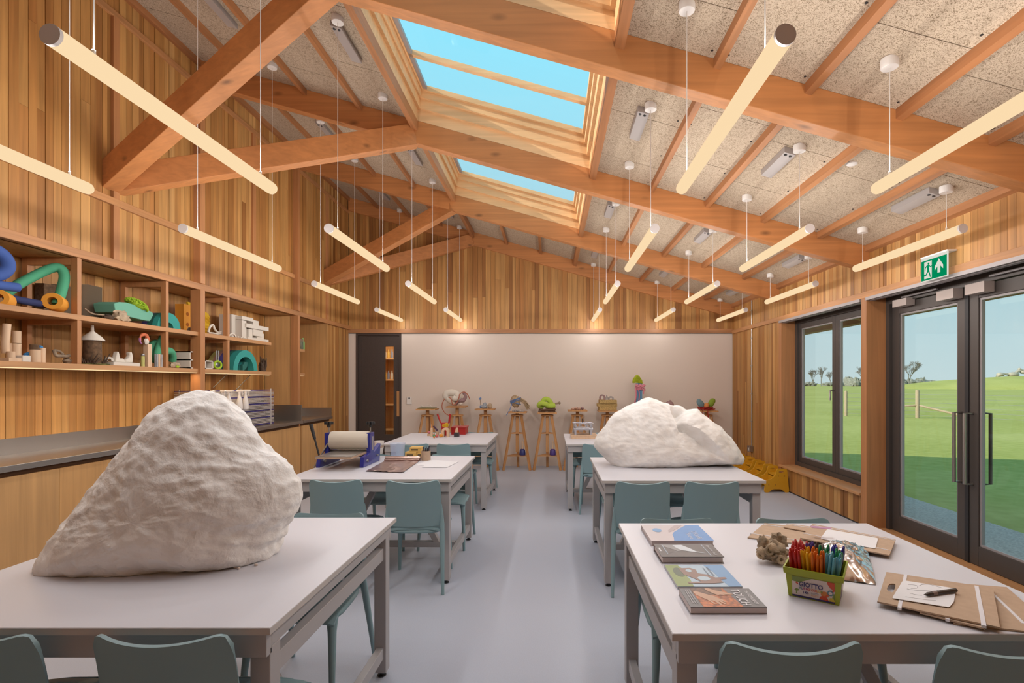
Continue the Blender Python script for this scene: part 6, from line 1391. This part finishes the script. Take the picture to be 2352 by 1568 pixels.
# copper coloured film roll
fm, t_, n_, b_f = newmat('copper_film'); b_f.inputs['Base Color'].default_value = (.36,.25,.22,1); b_f.inputs['Metallic'].default_value = .75; b_f.inputs['Roughness'].default_value = .28
fs_ = [TP(840,1083), TP(884,1059), TP(964,1058.5), TP(925,1086)]; fo = sum(fs_, Vector())/4
fr_ = thing('film_roll', 'part unrolled copper coloured film in front of the jug', 'film', (fo.x,fo.y,TT+.0008))
def film(s, q):
    p = (s+1)/2; base = (fs_[0]*(1-q)+fs_[1]*q)*(1-p)+(fs_[3]*(1-q)+fs_[2]*q)*p-fo
    return (base.x, base.y, .003+.006*mnoise.noise(Vector((base.x*14,base.y*14,3)))**2*4+.02*max(0,.18-q)**1.2*(1+math.sin(7*p)))
grid_shell(film, 24, 24, .001).build('film_sheet', fm, fr_, True)
pa, pc_ = fs_[1]-fo, fs_[2]-fo; dd_ = (pc_-pa).normalized(); G().tube([Vector((pa.x,pa.y+.02,.022)), Vector((pc_.x,pc_.y+.02,.022))], .021, 20).build('roll', fm, fr_, True); G().tube([Vector((pa.x,pa.y-.012,.012)), Vector((pc_.x,pc_.y-.012,.012))], .011, 14).build('loose_turn', fm, fr_, True)
sheet('paper_sheet', 'white paper sheet lying right of the film roll, upper one', 'paper', [(969,1073),(996,1056),(1053,1060),(1026,1073.5)], .0022, .001, MT['paper']); sheet('paper_sheet', 'white paper sheet peeping out at left under another', 'paper', [(955,1067),(992,1055),(1005,1058),(976,1070)], .0006, .001, MT['paper'])

# ================================================================== back left table
RD = plain('red_enamel',(0.36,0.012,0.010),.35); s_ = .00573
def B(u, v=1003): return TP(u, v)
p = B(1020,1001); t = thing('red_tool_caddy', 'tall red metal caddy with two long red handles', 'tool', (p.x,p.y+.05,TT+.0005))
G().prism([(-.05,0),(.035,0),(.05,.06),(.04,.15),(.055,.175),(-.055,.175),(-.04,.12)],-.03,.03,'xz').build('body', RD, t, bevel=.004)
G().tube([(-.055,0,.17),(-.10,0,.29)],[.010,.013],10).build('handle', RD, t, True); G().tube([(.055,0,.17),(.072,0,.29)],[.012,.014],10).build('handle', RD, t, True)
p0, p1 = B(1036,998), B(1069,998); t = thing('red_toolbox', 'low red metal toolbox on the back left table', 'toolbox', ((p0.x+p1.x)/2,p0.y+.12,TT+.0005)); h = (p1.x-p0.x)/2
G().box(-h,h,-.12,.12,0,.10).build('body', RD, t, bevel=.004); G().box(-h-.008,h+.008,-.128,.128,.092,.104).build('lid', RD, t, bevel=.003)
p = B(1022.5,1003.5); one(G().arch(.047,.018,-.035,.035,16).last(Matrix.Translation((p.x,p.y+.03,TT+.075))).box(p.x-.047,p.x-.018,p.y-.005,p.y+.065,TT+.0005,TT+.076).box(p.x+.018,p.x+.047,p.y-.005,p.y+.065,TT+.0005,TT+.076), 'wooden_arch', C['wood'], 'plain wooden arch block in front of the red caddy', 'block')
ya_ = plain('yellow_pipe_cleaner',(0.62,0.42,0.02),.9); g = G(); rr = random.Random(6)
for k in range(7): c0 = Vector((p.x+rr.uniform(-.025,.025),p.y+.03,TT+.150+rr.uniform(-.01,.02))); g.tube([c0+Vector((.02*math.cos(2*math.pi*i/9),rr.uniform(-.01,.01),.016*math.sin(2*math.pi*i/9))) for i in range(9)],.005,5,closed=True)
one(g, 'yellow_tangle', ya_, 'yellow curled strip sitting on the wooden arch', 'strip')
p = B(1048,1003); one(G().box(p.x-.032,p.x+.032,p.y,p.y+.06,TT+.0005,TT+.055), 'black_cube', plain('black_block',(0.03,0.025,0.03),.6), 'black cube in front of the red toolbox', 'block', False, bevel=.003)
one(G().prism([(-.02,0),(.02,0),(.014,.06),(-.008,.06)],-.02,.02,'xz').last(Matrix.Translation((p.x,p.y+.03,TT+.056))), 'wood_wedge', C['wood'], 'small wooden wedge standing on the black cube', 'block', False)
p = B(988,1001); one(G().box(p.x-.04,p.x+.05,p.y,p.y+.06,TT+.0005,TT+.028), 'wood_block', C['wood'], 'flat wooden block at the left of the toy blocks', 'block', False); one(G().blob((p.x-.018,p.y+.03,TT+.045),(.022,.02,.016),10,7,.3,3,1), 'clay_ball', plain('rose_clay',(0.55,0.16,0.20),.8), 'small rose clay ball on the flat wooden block', 'clay')
p = B(992,1002); one(G().box(p.x-.014,p.x+.014,p.y-.03,p.y-.002,TT+.0005,TT+.115), 'wood_block', C['wood'], 'upright wooden stick block among the clay balls', 'block', False); one(G().lathe([(.008,0),(.001,.055)],8,at=(p.x-.002,p.y-.016,TT+.116)), 'orange_cone', MT['terra'], 'tiny orange spike on the upright wooden stick', 'cone')
p = B(1003,1000); one(G().lathe([(.022,0),(.022,.045)],14,at=(p.x,p.y+.05,TT+.0005)), 'wood_disc', C['wood'], 'short wooden cylinder behind the clay balls', 'block'); one(G().tube([(p.x-.055,p.y+.05,TT+.125),(p.x-.0,p.y+.05,TT+.062)],.012,10), 'purple_crayon', plain('purple_crayon',(0.07,0.03,0.07),.6), 'dark purple crayon leaning on the wooden cylinder', 'crayon')
for i, (u, v, r_, c) in enumerate(((998,1003,.018,(0.10,0.34,0.16)),(1004,1004,.022,(0.50,0.10,0.08)),(1013.5,1003.5,.025,(0.66,0.25,0.02)),(998,1005.5,.014,(0.62,0.22,0.04)))):
    p = B(u, v); one(G().blob((p.x,p.y-.02,TT+r_*.9),(r_,r_,r_*.88),12,8,.15,2,i), 'clay_ball', plain('clay_ball_%d' % i, c, .7), ['green clay ball on the back left table','red clay lump between the clay balls','bright orange clay ball by the wooden arch','small orange clay ball nearest the table edge'][i], 'clay')
# ================================================================== back right table: small relief press
p0, p1 = TP(1312,1008), TP(1372,1008); Yp = p0.y
for i, (z0, z1, ex_) in enumerate(((.0005,.026,0),(.0265,.05,.0))):
    one(G().box(p0.x,p1.x,Yp+.0,Yp+.30,TT+z0,TT+z1), 'wood_board', C['wood'], ['lower pale board under the small metal press','upper pale board under the small metal press'][i], 'board', False, bevel=.002)
mp_ = thing('metal_press', 'small silver metal press on pale boards on the back right table', 'press', ((1340-U0)*Yp/F, Yp+.12, TT+.051)); AL = plain('cast_aluminium',(0.50,0.50,0.55),.35,.7)
for sx in (-1,1):
    for yy in (-.10,.10): G().box(sx*.10-.013,sx*.10+.013,yy-.012,yy+.012,-.0 if yy > 0 else -.0,.06).build('leg', AL, mp_, bevel=.002)
    G().lathe([(.016,-.13),(.016,.13)],14,axis='y',at=(sx*.10,0,.115)).build('guide_roller', AL, mp_, True)
G().box(-.125,.125,-.115,.115,.06,.088).build('frame', AL, mp_, bevel=.003); G().tube([(-.13,-.10,.14),(.13,-.10,.14)],.006,8).build('cross_rod', AL, mp_, True); G().tube([(-.13,.10,.14),(.13,.10,.14)],.006,8).build('cross_rod', AL, mp_, True)
G().arch(.06,.045,-.015,.015,14).last(Matrix.Translation((0,0,.088))).build('bridge', AL, mp_, True); G().tube([(0,0,.14),(-.008,0,.20)],[.008,.006],8).build('lever', MT['black'], mp_, True)
